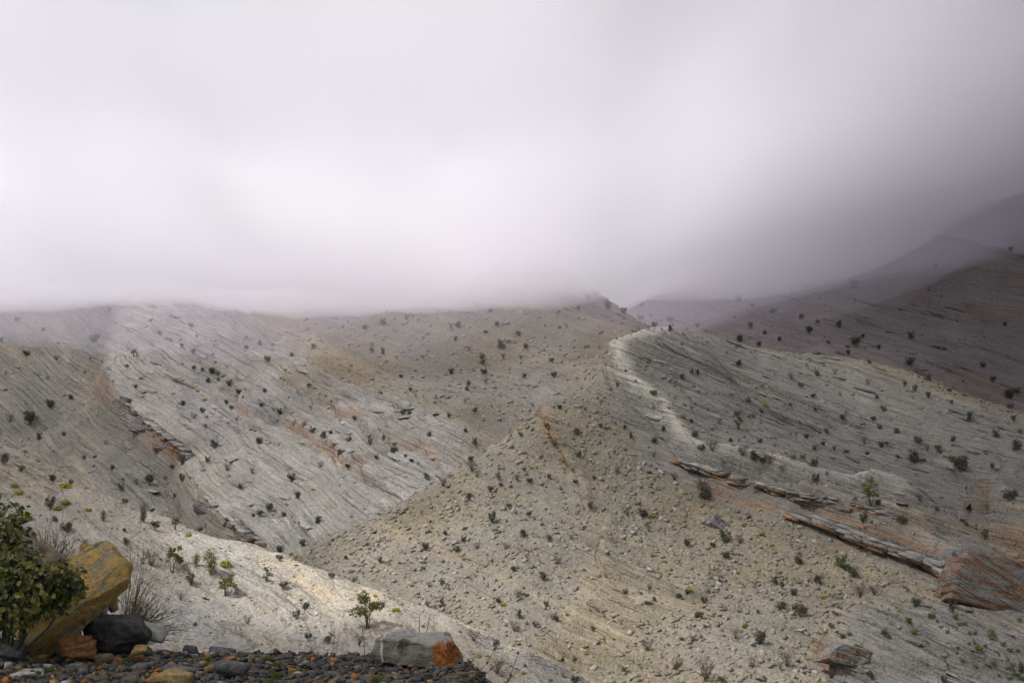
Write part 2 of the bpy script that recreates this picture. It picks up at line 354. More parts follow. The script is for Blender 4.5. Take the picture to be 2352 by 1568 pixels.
# ridge on the right
crestD = [(700, 1272, 241), (860, 1190, 246), (1040, 1100, 250), (1170, 1010, 258), (1250, 930, 267), (1390, 812, 291), (1540, 770, 311), (1700, 790, 316), (1900, 820, 326), (2050, 870, 332), (2200, 950, 332), (2352, 1010, 332), (2600, 1060, 330)]
ctrlD = pix(crestD + [(1000, 1250, 232), (1200, 1150, 240), (1200, 1300, 222), (1000, 1380, 217), (1200, 1450, 203), (1380, 1100, 247), (1380, 1260, 228), (1500, 990, 265), (1300, 1400, 210), (1290, 1500, 197), (1400, 1550, 188), (1700, 1000, 272),
    (1700, 1100, 254), (1800, 1190, 238), (2000, 1100, 268), (2300, 1180, 252), (2300, 1330, 214), (2200, 1400, 202), (1700, 1300, 222), (1600, 1400, 206), (1900, 1400, 200), (1900, 1560, 180), (2300, 1500, 186), (2300, 1650, 168), (1300, 1700, 168), (1700, 1700, 165), (2600, 1300, 220), (2600, 1600, 175), (900, 1450, 205), (1700, 880, 297)]) + behind(crestD, 40, 26)
scD = [([(1560, 775), (1440, 798), (1392, 825), (1402, 865), (1440, 925), (1482, 975), (1512, 1015), (1562, 1062), (1640, 1092), (1800, 1132), (2000, 1172), (2180, 1205)], 4.2, 2.4, 26, 1),
       ([(1800, 1190), (1900, 1228), (2020, 1278), (2130, 1315), (2235, 1388)], 4.5, 2.4, 20, 1),
       ([(2175, 1205), (2250, 1262), (2360, 1340), (2500, 1390)], 9.0, 4.0, 26, 1),
       ([(1395, 1165), (1368, 1245), (1400, 1312), (1510, 1372), (1640, 1385)], 1.6, 0.9, 14, 1), ([(1420, 1330), (1340, 1390), (1300, 1440), (1290, 1500), (1330, 1580)], 2.0, 1.2, 14, 1),
       ([(2090, 1410), (1990, 1410), (1900, 1480), (1920, 1560)], 3.0, 1.8, 16, 1), ([(2020, 1420), (2120, 1500), (2210, 1580)], 2.2, 1.3, 10, 1), ([(1245, 935), (1290, 1010), (1330, 1090), (1350, 1170)], 1.2, 0.5, 9, 1),
       ([(1560, 1110), (1700, 1165), (1850, 1205), (2010, 1245), (2170, 1290)], 2.0, 1.1, 10, 1), ([(1700, 870), (1900, 960), (2100, 1060), (2300, 1160)], 0.9, 0.4, 8, 1), ([(1640, 960), (1820, 1030), (2000, 1090), (2200, 1150)], 0.9, 0.4, 8, 1)]
def paintD(x, y, z, a, t, bed, lin):
    top = region(a, t, [[(1395, 815), (1545, 760), (1900, 800), (2400, 1000), (2500, 1200), (2190, 1200), (1800, 1125), (1640, 1085), (1510, 1005), (1440, 915)]], 22)
    face = region(a, t, [[(1395, 830), (1510, 1015), (1640, 1092), (1850, 1140), (2190, 1205), (2500, 1400), (2235, 1395), (1800, 1200), (1600, 1130), (1480, 1060), (1420, 960)]], 20)
    low = region(a, t, [[(1950, 1400), (2240, 1390), (2500, 1380), (2500, 1700), (1850, 1700), (1890, 1480)]], 30)
    ribs = region(a, t, [[(1370, 1240), (1400, 1310), (1500, 1370), (1640, 1390), (1500, 1400), (1420, 1500), (1340, 1600), (1280, 1500), (1310, 1400)]], 30)
    n = fbm(x / 16, y / 16, 205, 4); st = fbm(bed / 2.2, x / 45, 177, 3)
    c = mixc(np.broadcast_to(TAN * 0.9, x.shape + (3,)), GREY * 0.8, 0.3 + 0.4 * n)
    c = mixc(c, GREY * np.array([0.75, 0.765, 0.75]), top * 0.9); c = mixc(c, GREY * 0.8, face * 0.7); c = mixc(c, GREY * 0.7, low * 0.8)  # ridge top colour darkened to stand in for cloud shade
    c = mixc(c, CREAM, ribs * (0.35 + 0.5 * n)); c = mixc(c, CREAM * 0.9, 0.3 * sstep(0.2, 0.9, st))
    sd, tap, w = lin[0]; c = mixc(c, PALE * 1.3, 0.95 * tap * np.exp(-((sd - 2.8) / 1.5) ** 2)); c = mixc(c, RUST, 0.5 * tap * np.exp(-((sd + 1) / 1.6) ** 2) * (0.25 + 0.75 * streaks(bed, x, 700)) * sstep(-0.1, 0.5, n2(x / 8, y / 8, 18)))
    sd, tap, w = lin[1]; c = mixc(c, RUST * 1.1, 0.8 * tap * np.exp(-((sd - 0.6) / 1.7) ** 2) * (0.25 + 0.75 * streaks(bed, x, 700)) * sstep(-0.7, 0.3, fbm(bed / 0.9, x / 8, 63, 3)))
    sd, tap, w = lin[2]; c = mixc(c, RUST * 0.8, 0.5 * tap * np.exp(-((sd - 1.8) / 1.8) ** 2) * (0.25 + 0.75 * streaks(bed, x, 700)) * sstep(-0.3, 0.5, n2(x / 6, y / 6, 28) + 0.6 * fbm(bed / 1.2, x / 9, 64, 3)))
    sd, tap, w = lin[5]; c = mixc(c, RUST * 0.7, 0.8 * tap * np.exp(-((sd - 0.3) / 1.4) ** 2) * (0.25 + 0.75 * streaks(bed, x, 700)))
    sd, tap, w = lin[7]; c = mixc(c, RUST, 0.55 * tap * np.exp(-((sd + 0.3) / 0.8) ** 2) * (0.25 + 0.75 * streaks(bed, x, 700)))
    sd, tap, w = lin[8]; c = mixc(c, RUST, 0.6 * tap * np.exp(-((sd + 0.3) / 1.2) ** 2) * (0.25 + 0.75 * streaks(bed, x, 700)) * sstep(-0.1, 0.5, n2(x / 6, y / 6, 38)))
    hard = np.clip(0.08 + 0.22 * n + 0.3 * sstep(0.2, 0.8, st) + top * 0.8 + face + low * 0.9 + ribs * 0.9, 0, 1)
    for sd, tap, w in lin: hard = np.maximum(hard, tap * np.exp(-(np.abs(sd) / 2.5) ** 2))
    return c, hard, None
sheet('right_ridge', ctrlD, np.arange(-0.17, 0.44, 0.00115), rowsf((160, 338, 0.30), (338, 390, 3)), 0.40, scD, paintD, 200, 1.1, 22, 1.0, 0.14, 2.2, 0.28, gl=1.1, mat=T_RIDGE, label='tan and grey layered rock ridge filling the right')

# near slope at the lower left
crestE = [(-150, 930, 182), (0, 1010, 175), (210, 1130, 165), (450, 1220, 155), (650, 1285, 148), (850, 1360, 142), (1000, 1420, 136), (1300, 1520, 126), (1380, 1568, 122), (1480, 1640, 117)]
ctrlE = pix(crestE + [(0, 1200, 142), (-150, 1200, 145), (-150, 1500, 108), (0, 1480, 108), (300, 1400, 121), (600, 1400, 129), (600, 1500, 116), (850, 1480, 119), (1000, 1540, 112), (1100, 1640, 104), (300, 1270, 139), (300, 1700, 88), (700, 1700, 92)]) + behind(crestE, 24, 17)
def paintE(x, y, z, a, t, bed, lin):
    n = fbm(x / 10, y / 10, 405, 4); st = fbm(bed / 1.6, x / 30, 477, 3)
    c = mixc(np.broadcast_to(PALE * 0.9, x.shape + (3,)), CREAM * 0.95, 0.2 + 0.45 * st)
    c = mixc(c, GREY * 1.1, 0.45 - 0.5 * n)
    c = mixc(c, np.array([0.5, 0.36, 0.17]), 0.35 * sstep(0.35, 0.8, n2(x / 1.7, y / 1.3, 91)) * sstep(0.0, 0.7, fbm(bed / 2.5, x / 25, 431, 2)))
    hard = np.clip(0.75 + 0.4 * n - 0.5 * sstep(0.1, 0.7, st), 0, 1)
    return c, hard, None
sheet('near_slope', ctrlE, np.arange(-0.43, 0.13, 0.0012), rowsf((74, 182, 0.19), (182, 215, 3)), 0.45, [([(0, 1140), (300, 1260), (600, 1370), (900, 1450)], 0.7, 0.3, 8, 0.4), ([(100, 1300), (400, 1420), (700, 1490)], 0.6, 0.3, 6, 0.4)],
      paintE, 400, 0.95, 11, 0.34, 0.12, 1.3, 0.1, gw=0.6, gl=0.5, mat=T_NEAR, label='pale sunlit limestone slope at the lower left')

# ------------------------------------------------------------------ clouds
def cloud(name, X0, X1, Y0, Y1, st, base, top, dens, color, aniso=0.2, label=None):
    xs = np.arange(X0, X1 + st, st); ys = np.arange(Y0, Y1 + st, st)
    x, y = np.meshgrid(xs, ys); zt = np.full(x.shape, float(top)) if not callable(top) else top(x, y)
    zb = np.minimum(base(x, y), zt - 0.5)
    edge = np.zeros(x.shape, bool); edge[0] = edge[-1] = True; edge[:, 0] = edge[:, -1] = True
    R, Cn = x.shape; n = R * Cn; i = np.arange(n).reshape(R, Cn)
    V = np.r_[np.stack([x, y, zb], -1).reshape(-1, 3), np.stack([x, y, zt], -1).reshape(-1, 3)]
    q = np.stack([i[:-1, :-1], i[1:, :-1], i[1:, 1:], i[:-1, 1:]], -1).reshape(-1, 4)
    loop = np.r_[i[0, :], i[1:, -1], i[-1, -2::-1], i[-2:0:-1, 0]]
    nx = np.roll(loop, -1)
    side = np.stack([loop, nx, nx + n, loop + n], -1)
    m = bpy.data.materials.new(name); m.use_nodes = True; nt = m.node_tree; nt.nodes.clear()
    o_ = nt.nodes.new('ShaderNodeOutputMaterial'); v = nt.nodes.new('ShaderNodeVolumePrincipled')
    v.inputs['Color'].default_value = (*color, 1); v.inputs['Density'].default_value = dens; v.inputs['Anisotropy'].default_value = aniso
    nt.links.new(v.outputs[0], o_.inputs['Volume'])
    o = mesh_obj(name, V, np.r_[q, q[:, ::-1] + n, side], m)
    return tag(o, label, None, None, 'stuff')
def baseMain(x, y):
    near = np.interp(x, [-400, -150, -105, -62, -20, 22, 45, 66, 108, 140, 160, 178, 230, 700], [51, 50, 48, 42, 39, 37, 51, 59, 67, 76, 88, 101, 107, 107])
    far = np.interp(x, [-400, -100, 0, 30, 63, 87, 120, 144, 163, 176, 230, 700], [50, 48, 50, 58, 56, 58, 68, 77, 88, 102, 107, 107])
    f_ = sstep(425, 465, y); b = near + (far - near) * f_ + 0.3 * np.maximum(330 - y, 0) - 26 * sstep(625, 675, y) * sstep(140, 185, x)
    return b + (1 - 0.6 * f_) * (2.2 * fbm(x / 60, y / 80, 900, 3) + 2.8 * n2(x / 26, y / 40, 910) + 1.2 * n2(x / 12, y / 18, 911))
def thick(x, y): return (np.interp(x, [-120, -20, 60], [19, 25, 31]) + 75 * sstep(-30, 190, x) * (1 - 0.5 * sstep(220, 420, x))) * (0.6 + 0.4 * sstep(270, 350, y)) + 34 * sstep(-70, 70, x) * sstep(315, 195, y) + 4 * n2(x / 50, y / 60, 930)
cloud('cloud', -420, 620, 120, 1000, 8, baseMain, lambda x, y: baseMain(x, y) * 0.9 + 4.1 + thick(x, y), 0.052, (0.968, 0.96, 1.0), label='white cloud bank swallowing the mountain top')
cloud('thin_cloud', -420, 520, 215, 700, 10, lambda x, y: baseMain(x, y) - 17 + 3 * n2(x / 35, y / 40, 950), lambda x, y: baseMain(x, y) + 10, 0.004, (0.88, 0.85, 1.0), label='thin veil of mist hanging below the cloud bank')
def overhead(x, y):
    gap = sstep(65, 93, y + 0.25 * (x + 60) + 5 * n2(x / 14, y / 14, 960)) * sstep(-128, -100, x + 4 * n2(x / 14, y / 14, 961))  # gap shaped to let a patch of sun onto the near slope
    return np.maximum(30 * (1 - gap) * sstep(-290, -230, x) * sstep(75, 30, x) * sstep(-190, -130, y) * sstep(235, 200, y), 0.5)
cloud('unseen_shade_cloud', -300, 80, -200, 240, 6, lambda x, y: 92 - 0.3 * overhead(x, y), lambda x, y: 92 + 0.7 * overhead(x, y), 0.05, (0.97, 0.97, 1.0), label='unseen cloud added above the frame to shade the foreground ledge')  # added out of view to shade the ledge and parts of the near slope

# ------------------------------------------------------------------ plants
def leafmat(name, c0, c1, var=0.35, spec=0.25):
    m = NT(name, 0.7, spec)
    rnd = m.n('ShaderNodeObjectInfo').outputs['Random']; pos = m.n('ShaderNodeNewGeometry').outputs['Position']
    n = m.noise(pos, 2.5, 3)
    c = m.mix(m.math('ADD', m.math('MULTIPLY', rnd, 0.6), m.math('MULTIPLY', n, 0.5)), c0, c1)
    m.l(c, m.b.inputs['Base Color'])
    return m.m
M_DARK = leafmat('evergreen_leaves', (0.038, 0.046, 0.031), (0.105, 0.11, 0.07))
M_OLIVE = leafmat('olive_leaves', (0.10, 0.105, 0.035), (0.17, 0.155, 0.05))
M_YEL = leafmat('yellow_green_leaves', (0.19, 0.19, 0.02), (0.34, 0.30, 0.04))
M_GREEN = leafmat('fresh_green_leaves', (0.07, 0.10, 0.02), (0.15, 0.17, 0.03))
M_DRY = leafmat('dry_twigs', (0.10, 0.083, 0.075), (0.20, 0.16, 0.13))
M_DRYO = leafmat('dry_brown_twigs', (0.17, 0.115, 0.065), (0.24, 0.17, 0.10))
M_WOOD = leafmat('bark', (0.06, 0.05, 0.042), (0.12, 0.10, 0.085))

def leaf_cloud(rng, n, clumps, size, outward=0.5, flat=1.0):
    """n small leaf faces spread through ball clumps (cx,cy,cz,r)"""
    C = np.array(clumps); w = C[:, 3] ** 2; k = rng.choice(len(C), n, p=w / w.sum())
    d = rng.normal(size=(n, 3)); d /= np.linalg.norm(d, axis=1, keepdims=True)
    p = C[k, :3] + d * (C[k, 3] * rng.uniform(0.45, 1.05, n))[:, None] * np.array([1, 1, flat])
    nr = d * outward + rng.normal(size=(n, 3)) * 0.6; nr /= np.linalg.norm(nr, axis=1, keepdims=True)
    u = np.cross(nr, rng.normal(size=(n, 3))); u /= np.linalg.norm(u, axis=1, keepdims=True); v = np.cross(nr, u)
    s = size * rng.uniform(0.6, 1.4, n)[:, None]
    V = np.stack([p - u * s, p - v * s * 0.55, p + u * s, p + v * s * 0.55], 1).reshape(-1, 3)
    V[:, 2] = np.maximum(V[:, 2], 0.0)
    return V, np.arange(4 * n).reshape(n, 4)
def tube(path, r0, r1, sides=4):
    P = np.array(path, float); n = len(P); T = np.gradient(P, axis=0); T /= np.linalg.norm(T, axis=1, keepdims=True) + 1e-9
    ref = np.array([0.3, 0.9, 0.2]); U = np.cross(T, ref); U /= np.linalg.norm(U, axis=1, keepdims=True) + 1e-9; W = np.cross(T, U)
    rr = np.linspace(r0, r1, n); V = []
    for k in range(sides):
        a = 2 * math.pi * k / sides; V.append(P + (U * math.cos(a) + W * math.sin(a)) * rr[:, None])
    V = np.stack(V, 1).reshape(-1, 3); i = np.arange(n * sides).reshape(n, sides); j = np.roll(i, -1, axis=1)
    return V, np.stack([i[:-1], j[:-1], j[1:], i[1:]], -1).reshape(-1, 4)
def join(parts):
    Vs, Fs, o = [], [], 0
    for V, Fq in parts: Vs.append(V); Fs.append(Fq + o); o += len(V)
    return np.concatenate(Vs), np.concatenate(Fs)
def twigs(rng, n, h, spread, r, kids=2, lean=0.0):
    out = []
    for _ in range(n):
        a = rng.uniform(0, 2 * math.pi); sp = spread * rng.uniform(0.2, 1); L = h * rng.uniform(0.6, 1)
        e = np.array([math.cos(a) * sp, math.sin(a) * sp, L]); m = e * 0.5 + rng.normal(size=3) * 0.07 * h; m[2] += 0.08 * h
        path = [np.zeros(3), m * 0.55, m, e]; out.append(tube(path, r, r * 0.45, 3))
        for _ in range(kids):
            t = rng.uniform(0.35, 0.9); b = m * (1 - t) + e * t; q = b + (e - m) * rng.uniform(0.3, 0.8) + rng.normal(size=3) * 0.14 * h; q[2] = max(q[2], 0.02)
            out.append(tube([b, (b + q) / 2 + rng.normal(size=3) * 0.03 * h, q], r * 0.6, r * 0.3, 3))
    return join(out)
PROTO = {}
def two_mat(name, A, B, ma, mb):
    V, Fq = join([A, B]); o = mesh_obj(name, V, Fq, ma); o.data.materials.append(mb)
    mi = np.r_[np.zeros(len(A[1]), np.int32), np.ones(len(B[1]), np.int32)]; o.data.polygons.foreach_set('material_index', mi); me = o.data
    bpy.data.objects.remove(o); return me
def one_mat(name, A, ma):
    o = mesh_obj(name, A[0], A[1], ma); me = o.data; bpy.data.objects.remove(o); return me
def protos():
    for v in range(7):                                   # unit plants: about 1 wide, foot at the origin
        rng = np.random.default_rng(50 + v)
        hh = rng.uniform(0.75, 1.15)
        cl = [(0, 0, 0.36 * hh, 0.3)] + [(0.3 * math.cos(a) * rng.uniform(.5, 1.1), 0.3 * math.sin(a) * rng.uniform(.5, 1.1), rng.uniform(0.2, 0.72) * hh, rng.uniform(0.10, 0.22)) for a in rng.uniform(0, 6.28, 13)]
        L = leaf_cloud(rng, 760, cl, 0.042); W = twigs(rng, 5, 0.5 * hh, 0.3, 0.02)
        PROTO['dark', v] = (one_mat('evergreen_shrub_leaves', L, M_DARK), one_mat('shrub_stems', W, M_WOOD)); PROTO['dark1', v] = two_mat('evergreen_shrub', L, W, M_DARK, M_WOOD)
        PROTO['green1', v] = two_mat('green_shrub', leaf_cloud(rng, 420, [(c[0], c[1], c[2] * 0.75, c[3]) for c in cl], 0.05), W, M_GREEN, M_WOOD)
        W = twigs(rng, 26, 0.85, 0.55, 0.013, 3); L = leaf_cloud(rng, 130, [(0, 0, 0.35, 0.34), (0.2, 0.1, 0.5, 0.25), (-0.2, -0.1, 0.45, 0.25)], 0.035)
        PROTO['dry1', v] = two_mat('dry_shrub', W, L, M_DRY, M_DARK if v % 2 else M_DRY); PROTO['dryo1', v] = one_mat('dry_shrub', join([W, L]), M_DRYO)
        cl = [(0, 0, 0.1, 0.32)] + [(0.24 * math.cos(a), 0.24 * math.sin(a), 0.1, rng.uniform(0.18, 0.26)) for a in rng.uniform(0, 6.28, 5)]
        PROTO['yel1', v] = one_mat('cushion_plant', leaf_cloud(rng, 420, cl, 0.07, 0.9), M_YEL)
        cl = [(0.36 * math.cos(a) * rng.uniform(.2, 1.1) + 0.06, 0.36 * math.sin(a) * rng.uniform(.2, 1.1), rng.uniform(0.42, 0.95), rng.uniform(0.08, 0.19)) for a in rng.uniform(0, 6.28, 16)]
        tr = []
        for c in cl[:8]:
            k_ = np.array(c[:3]); b_ = rng.normal(size=3) * 0.03; tr.append(tube([(b_[0], b_[1], -0.05), k_ * np.array([0.15, 0.15, 0.3]) + b_, k_ * np.array([0.5, 0.5, 0.62]) + rng.normal(size=3) * 0.04, k_], 0.017, 0.006, 4))
        PROTO['tree', v] = (one_mat('tree_leaves', leaf_cloud(rng, 900, cl, 0.038, 0.5, 0.8), M_OLIVE), one_mat('tree_trunk', join(tr), M_WOOD))
        cl = [(rng.normal() * 0.13, rng.normal() * 0.13, z, rng.uniform(0.2, 0.33) * (1.15 - 0.35 * abs(z - 0.8))) for z in np.linspace(0.25, 1.25, 11)]
        PROTO['tall', v] = (one_mat('evergreen_shrub_leaves', leaf_cloud(rng, 1300, cl, 0.04), M_DARK if v % 2 else M_OLIVE), one_mat('shrub_stems', twigs(rng, 5, 1.1, 0.2, 0.02), M_WOOD))
protos()

# every plant: x, y, width on enlarged tiles of the photograph (offset, scale) -> where it stands on the terrain
TILES = {1: (0, 1200, .29787), 2: (600, 1200, .29787), 3: (1300, 1200, .29787), 4: (1800, 1200, .29787), 5: (0, 650, .35072), 6: (700, 650, .35072), 7: (1300, 700, .3189), 8: (1700, 550, .38259)}
PL = {
(1,'dark'): '410,95,110 540,275,130 450,215,70 1270,275,95 1020,310,50 1030,415,60 1560,725,105 1640,305,70 2325,760,90 1025,80,70 1440,40,60 2290,460,90 2290,540,70 1690,315,40 2210,140,90 2075,185,45 2130,190,70',
(1,'tall'): '845,220,55 1175,185,80 1605,590,70 1725,590,120', (1,'tree'): '1435,270,70 1415,590,125 1850,775,140 2185,660,45',
(1,'dry'): '1240,560,130 1480,860,80 2030,1050,80 1170,570,60 690,410,80', (1,'yel'): '225,200,130 1860,595,110 725,145,70 535,95,90 160,10,80 1545,360,60 480,130,70',
(2,'dark'): '325,765,85 415,1000,95 490,950,80 515,1190,85 670,1215,90 1045,920,45 2050,1245,85 1840,1415,80 425,25,70 465,425,80 270,545,70 290,465,90 340,105,40 590,235,80 310,175,70 390,250,40 870,200,40 712,390,45 820,535,50 1100,560,60 705,685,65 1470,440,90 1635,350,45 1785,395,60 1725,475,65 2020,215,95 2160,125,60 2275,340,80 2325,175,60 2195,625,65 1455,625,45 1610,750,60 1605,910,50 1520,860,30 2070,890,60 1880,695,40 2300,840,50 2240,1010,80 1830,50,70 1865,30,40 1285,915,40 2020,570,40 2290,475,40',
(2,'tree'): '990,1010,200 165,710,50', (2,'dry'): '1130,920,45 930,1225,90 1870,1190,95 30,1040,60 900,715,40 1895,440,60 2130,450,70 1500,765,50 1550,950,40 1490,920,50 2230,850,85 2200,1110,95 2300,530,40 1740,120,30 1000,430,40 1440,170,30 2060,1430,150',
(2,'yel'): '1230,960,80 1450,1100,35 1755,1145,40 1910,1345,70 1980,1345,50 2275,1490,40 1365,765,45 1655,765,35 1420,860,35 2110,925,55 1980,510,40 1790,555,35 1185,565,30 2305,1080,40 1070,850,50 980,140,40 375,510,50 415,530,50 450,1100,35 450,885,35',
(3,'dark'): '475,125,65 530,130,35 905,175,95 135,390,55 90,690,80 65,580,30 110,915,60 195,1040,60 25,1075,65 755,825,45 960,785,50 1000,880,50 1200,845,75 1265,840,45 1410,880,80 1365,995,90 500,1130,60 1185,1430,105 2190,960,140 2035,930,100 2140,815,80 1985,720,85 2050,770,60 2185,560,90 1590,515,90 1580,360,130 1480,430,60 1265,420,70 1410,5,150 2330,720,80 350,1390,60 1870,1200,120 350,1530,90',
(3,'dry'): '775,175,60 315,370,45 210,570,70 165,1020,70 610,680,60 725,1065,45 940,1250,115 1320,1205,70 1665,1180,85 1415,1490,160 2090,1390,115 955,305,60 1700,400,70 2030,1435,60 1800,1420,60',
(3,'green'): '1420,1090,55 1745,1095,60 1845,975,45 1695,975,40 1225,1205,50 1550,1525,70 750,1460,60',
(3,'yel'): '980,195,60 985,525,50 1060,570,35 1135,635,35 1055,665,45 1020,705,35 1035,790,35 865,720,30 1455,655,30 1450,675,30 1685,665,35 1610,765,25 1805,740,30 1730,275,55 1500,205,40 1470,120,40 1880,340,60 1845,370,40 1825,575,40 1860,645,40 2140,710,40 2090,845,40 2030,815,30 1780,855,40 660,260,25 955,1080,35 1020,1130,35 665,1210,35 600,1285,40 800,1380,30 890,1435,30 880,1540,40 1110,1245,35 1255,1265,35 1300,1270,30 1440,1355,25 1650,1500,30 1935,1375,40 2300,1230,40 2250,1365,45 260,1330,30 500,1350,30 255,1285,40 320,1450,50 150,1540,40 240,1500,40 285,1005,40 345,650,45 1290,805,50 440,1320,40 1000,700,28 1115,725,25',
(4,'dark'): '1155,90,80 1035,240,90 1355,245,105 1640,150,50 2240,35,150 1850,230,60 1880,265,50 2040,370,100 950,650,135 890,610,90 505,565,80 305,720,70 370,770,60 465,815,75 520,950,130 350,930,90 815,990,90 1465,930,105 1765,950,100 1210,1150,85 1695,1540,80 1100,1510,60 2330,1450,100',
(4,'dry'): '2060,140,100 680,720,95 1010,810,140 1120,800,100 415,1380,120 1500,70,60 195,1200,100', (4,'tree'): '1090,60,130',
(4,'green'): '850,570,110 1590,1025,70 1550,1040,35 1790,1025,60 1405,1055,70 1860,1080,50 1820,1090,40 1670,1130,55 1725,1150,45 1640,1080,30 1450,1145,70 1610,1205,50 1660,1235,50 1905,1160,50 1950,1155,40 2090,1190,90 2180,1245,55 1900,1245,40 1945,1240,40 1810,1280,50 2035,1265,50 1980,1300,80 1975,1350,80 2240,1290,60 2300,1295,50 1800,1340,40 1845,1410,50 2100,1415,50 2055,1440,50 2200,1365,40 2225,1465,60 2145,1505,40 2230,1520,50 2300,1505,50 1960,1430,40 2315,1045,50 2330,1530,50 995,1255,80 860,1175,65 820,1150,40 920,1160,50 770,1090,60 1240,1190,50',
(4,'yel'): '705,858,60 410,845,40 460,710,40 350,815,30 1095,900,45 815,870,50 665,1158,50 630,1230,30 485,1275,35 570,1360,50 258,1370,35 65,1095,60 165,975,40 180,645,40 145,580,30 170,375,50 55,290,60 195,340,60 290,430,50 125,740,30 2120,290,40 2180,235,40 2290,390,40 2075,325,40 1315,980,30 830,1075,40',
(5,'dark'): '180,605,60 405,540,32 305,437,42 655,500,80 365,258,45 515,305,45 400,365,25 145,330,30 115,410,50 250,405,25 345,945,85 490,905,50 205,1060,110 270,1190,60 40,735,32 330,775,35 440,1165,40 30,1350,80 365,1485,70 495,1500,42 715,670,35 805,395,25 945,835,40 1185,515,35 1330,410,40 1370,485,35 1110,465,40 1265,555,40 1345,600,50 1480,610,30 1490,550,25 1500,670,30 1270,690,30 1350,705,40 1410,720,40 1475,730,58 1515,750,40 1520,785,40 1445,790,40 1655,740,35 1580,700,25 1595,840,60 1715,495,35 1635,395,35 1810,535,45 1895,545,35 1715,560,40 1860,645,60 2030,618,40 2005,525,25 1660,885,50 1705,860,30 1690,910,35 1840,865,40 1270,950,45 1575,950,40 1610,995,45 1410,995,50 1440,1050,35 1585,1095,30 2010,915,30 1985,985,30 2160,983,35 2155,825,40 1990,720,35 1820,965,45 1860,1020,35 1945,1030,50 1800,1210,75 1490,1240,70 1445,1345,55 1650,1340,35 1940,1245,35 1670,1525,50 2175,1140,60 2250,1180,60 2030,1470,80 1040,1490,90 1265,1345,80 1200,1400,50 780,1400,40 840,1535,60 585,1330,40 1265,1480,60 625,650,25 590,740,30 790,800,30 8,510,40 2270,915,35 865,930,25',
(5,'dry'): '1350,1045,50 1430,1110,40 1645,1065,30 1905,1000,40 1580,1395,60 1755,1435,40 2120,1115,50 1150,1480,40 945,1500,50 2230,1380,50 760,300,40 70,1060,60 390,640,40', (5,'tree'): '930,605,45 2185,570,40',
(5,'green'): '150,1410,55 1855,1060,40 1480,725,35', (5,'yel'): '175,1290,45 260,1350,40 460,1525,100 880,690,40 985,780,35 1425,928,45 1380,865,30 1960,780,30 1745,1135,30 100,1530,60',
(6,'dark'): '545,422,55 670,390,65 395,417,35 510,265,60 695,315,35 615,480,25 590,580,45 670,595,50 765,635,35 695,660,35 945,630,35 1190,405,55 1175,505,40 1415,300,40 1465,395,55 1385,455,40 1615,462,45 1490,540,85 1665,560,50 1360,625,55 1365,668,45 1372,725,60 1845,655,50 1860,750,60 1655,760,45 1145,728,55 1265,820,45 1255,855,40 1550,710,25 1760,355,30 1800,410,25 1950,420,35 2000,565,25 2035,360,30 2030,290,40 2175,565,35 450,685,35 30,615,40 795,760,40 860,850,40 895,900,35 950,910,25 1040,905,30 1035,945,35 1245,940,35 1310,1005,45 1130,1040,45 810,1020,50 855,1015,40 160,825,40 270,915,35 315,945,40 165,980,40 470,1060,40 230,895,30 20,915,35 990,1180,45 1245,1145,40 1310,1220,50 1320,1250,35 1280,1350,60 745,1275,60 625,1330,40 580,1230,45 430,1200,55 335,1250,60 375,1300,80 350,1330,80 425,1390,50 250,1175,55 305,1155,40 170,1130,70 280,1225,35 975,1470,55 870,1345,50 825,1315,40 655,1165,45 610,1160,35 680,1195,40 1900,970,50 2055,845,35 2165,915,30 1810,1115,45 2020,1155,65 2035,1310,50 2185,1110,45 2245,1130,35 1565,1250,30 1630,1165,40 1655,1415,40 1690,1485,60 1825,1470,40 2010,1490,40 2140,1465,40 1475,1470,45 1420,1550,60 1490,1520,40 2025,775,30 1320,260,50 970,250,45',
(6,'dry'): '950,500,30 1140,410,35 1505,630,35 1630,635,35 1270,575,40 1385,800,40 1290,1390,90 1090,1510,60 1860,1230,70 1325,1450,50 1605,1475,45 1710,965,30 1490,905,25 835,360,40 595,545,40',
(6,'yel'): '1660,1295,40 1925,1360,35 1475,1400,35 1705,1400,30 2220,1108,25 1605,1285,25 2050,1055,25 1385,1445,25',
(7,'dark'): '540,655,30 970,445,35 945,425,25 1145,440,35 1345,428,30 1275,460,25 1560,465,35 1705,495,40 1735,445,55 1485,505,35 1335,577,35 1580,590,60 1220,650,50 1265,655,50 1145,690,50 1095,728,35 1490,660,30 1300,535,25 1070,548,25 990,612,30 1760,768,40 2055,755,60 2150,830,50 1975,898,45 2180,665,60 2125,550,35 2100,600,35 1520,740,30 1205,853,35 1330,818,30 1395,820,25 1570,970,60 1755,950,45 1215,1020,45 1010,1092,60 930,925,40 825,890,30 1520,1170,50 1580,1180,35 1740,1175,50 1975,1130,35 2100,1140,60 2165,940,50 2045,1035,35 2160,1235,50 1290,1230,70 1705,1315,100 1765,1350,70 2170,1480,80 1430,1040,40 1340,940,40 655,770,45 505,850,30 380,770,45 210,910,60 405,935,35 520,1068,45 590,1085,40 710,1070,45 340,1110,65 755,1150,50 105,1065,50 360,1285,60 470,1455,45 640,1530,40 330,1485,50 125,1465,45 935,1180,60 145,563,55 160,670,60 320,465,30 510,465,40 265,310,35 360,235,35 700,240,40 890,325,35 935,325,25 645,390,30 770,345,30 45,235,35 345,160,40 580,140,80 700,190,70 430,90,60 830,240,70 935,285,60 1055,250,70 1055,320,60 830,130,60 1185,325,40 1265,290,45 1330,335,35 1390,180,40 1590,395,65 1670,300,55 1780,345,45 1545,235,40 1890,400,45 910,215,40',
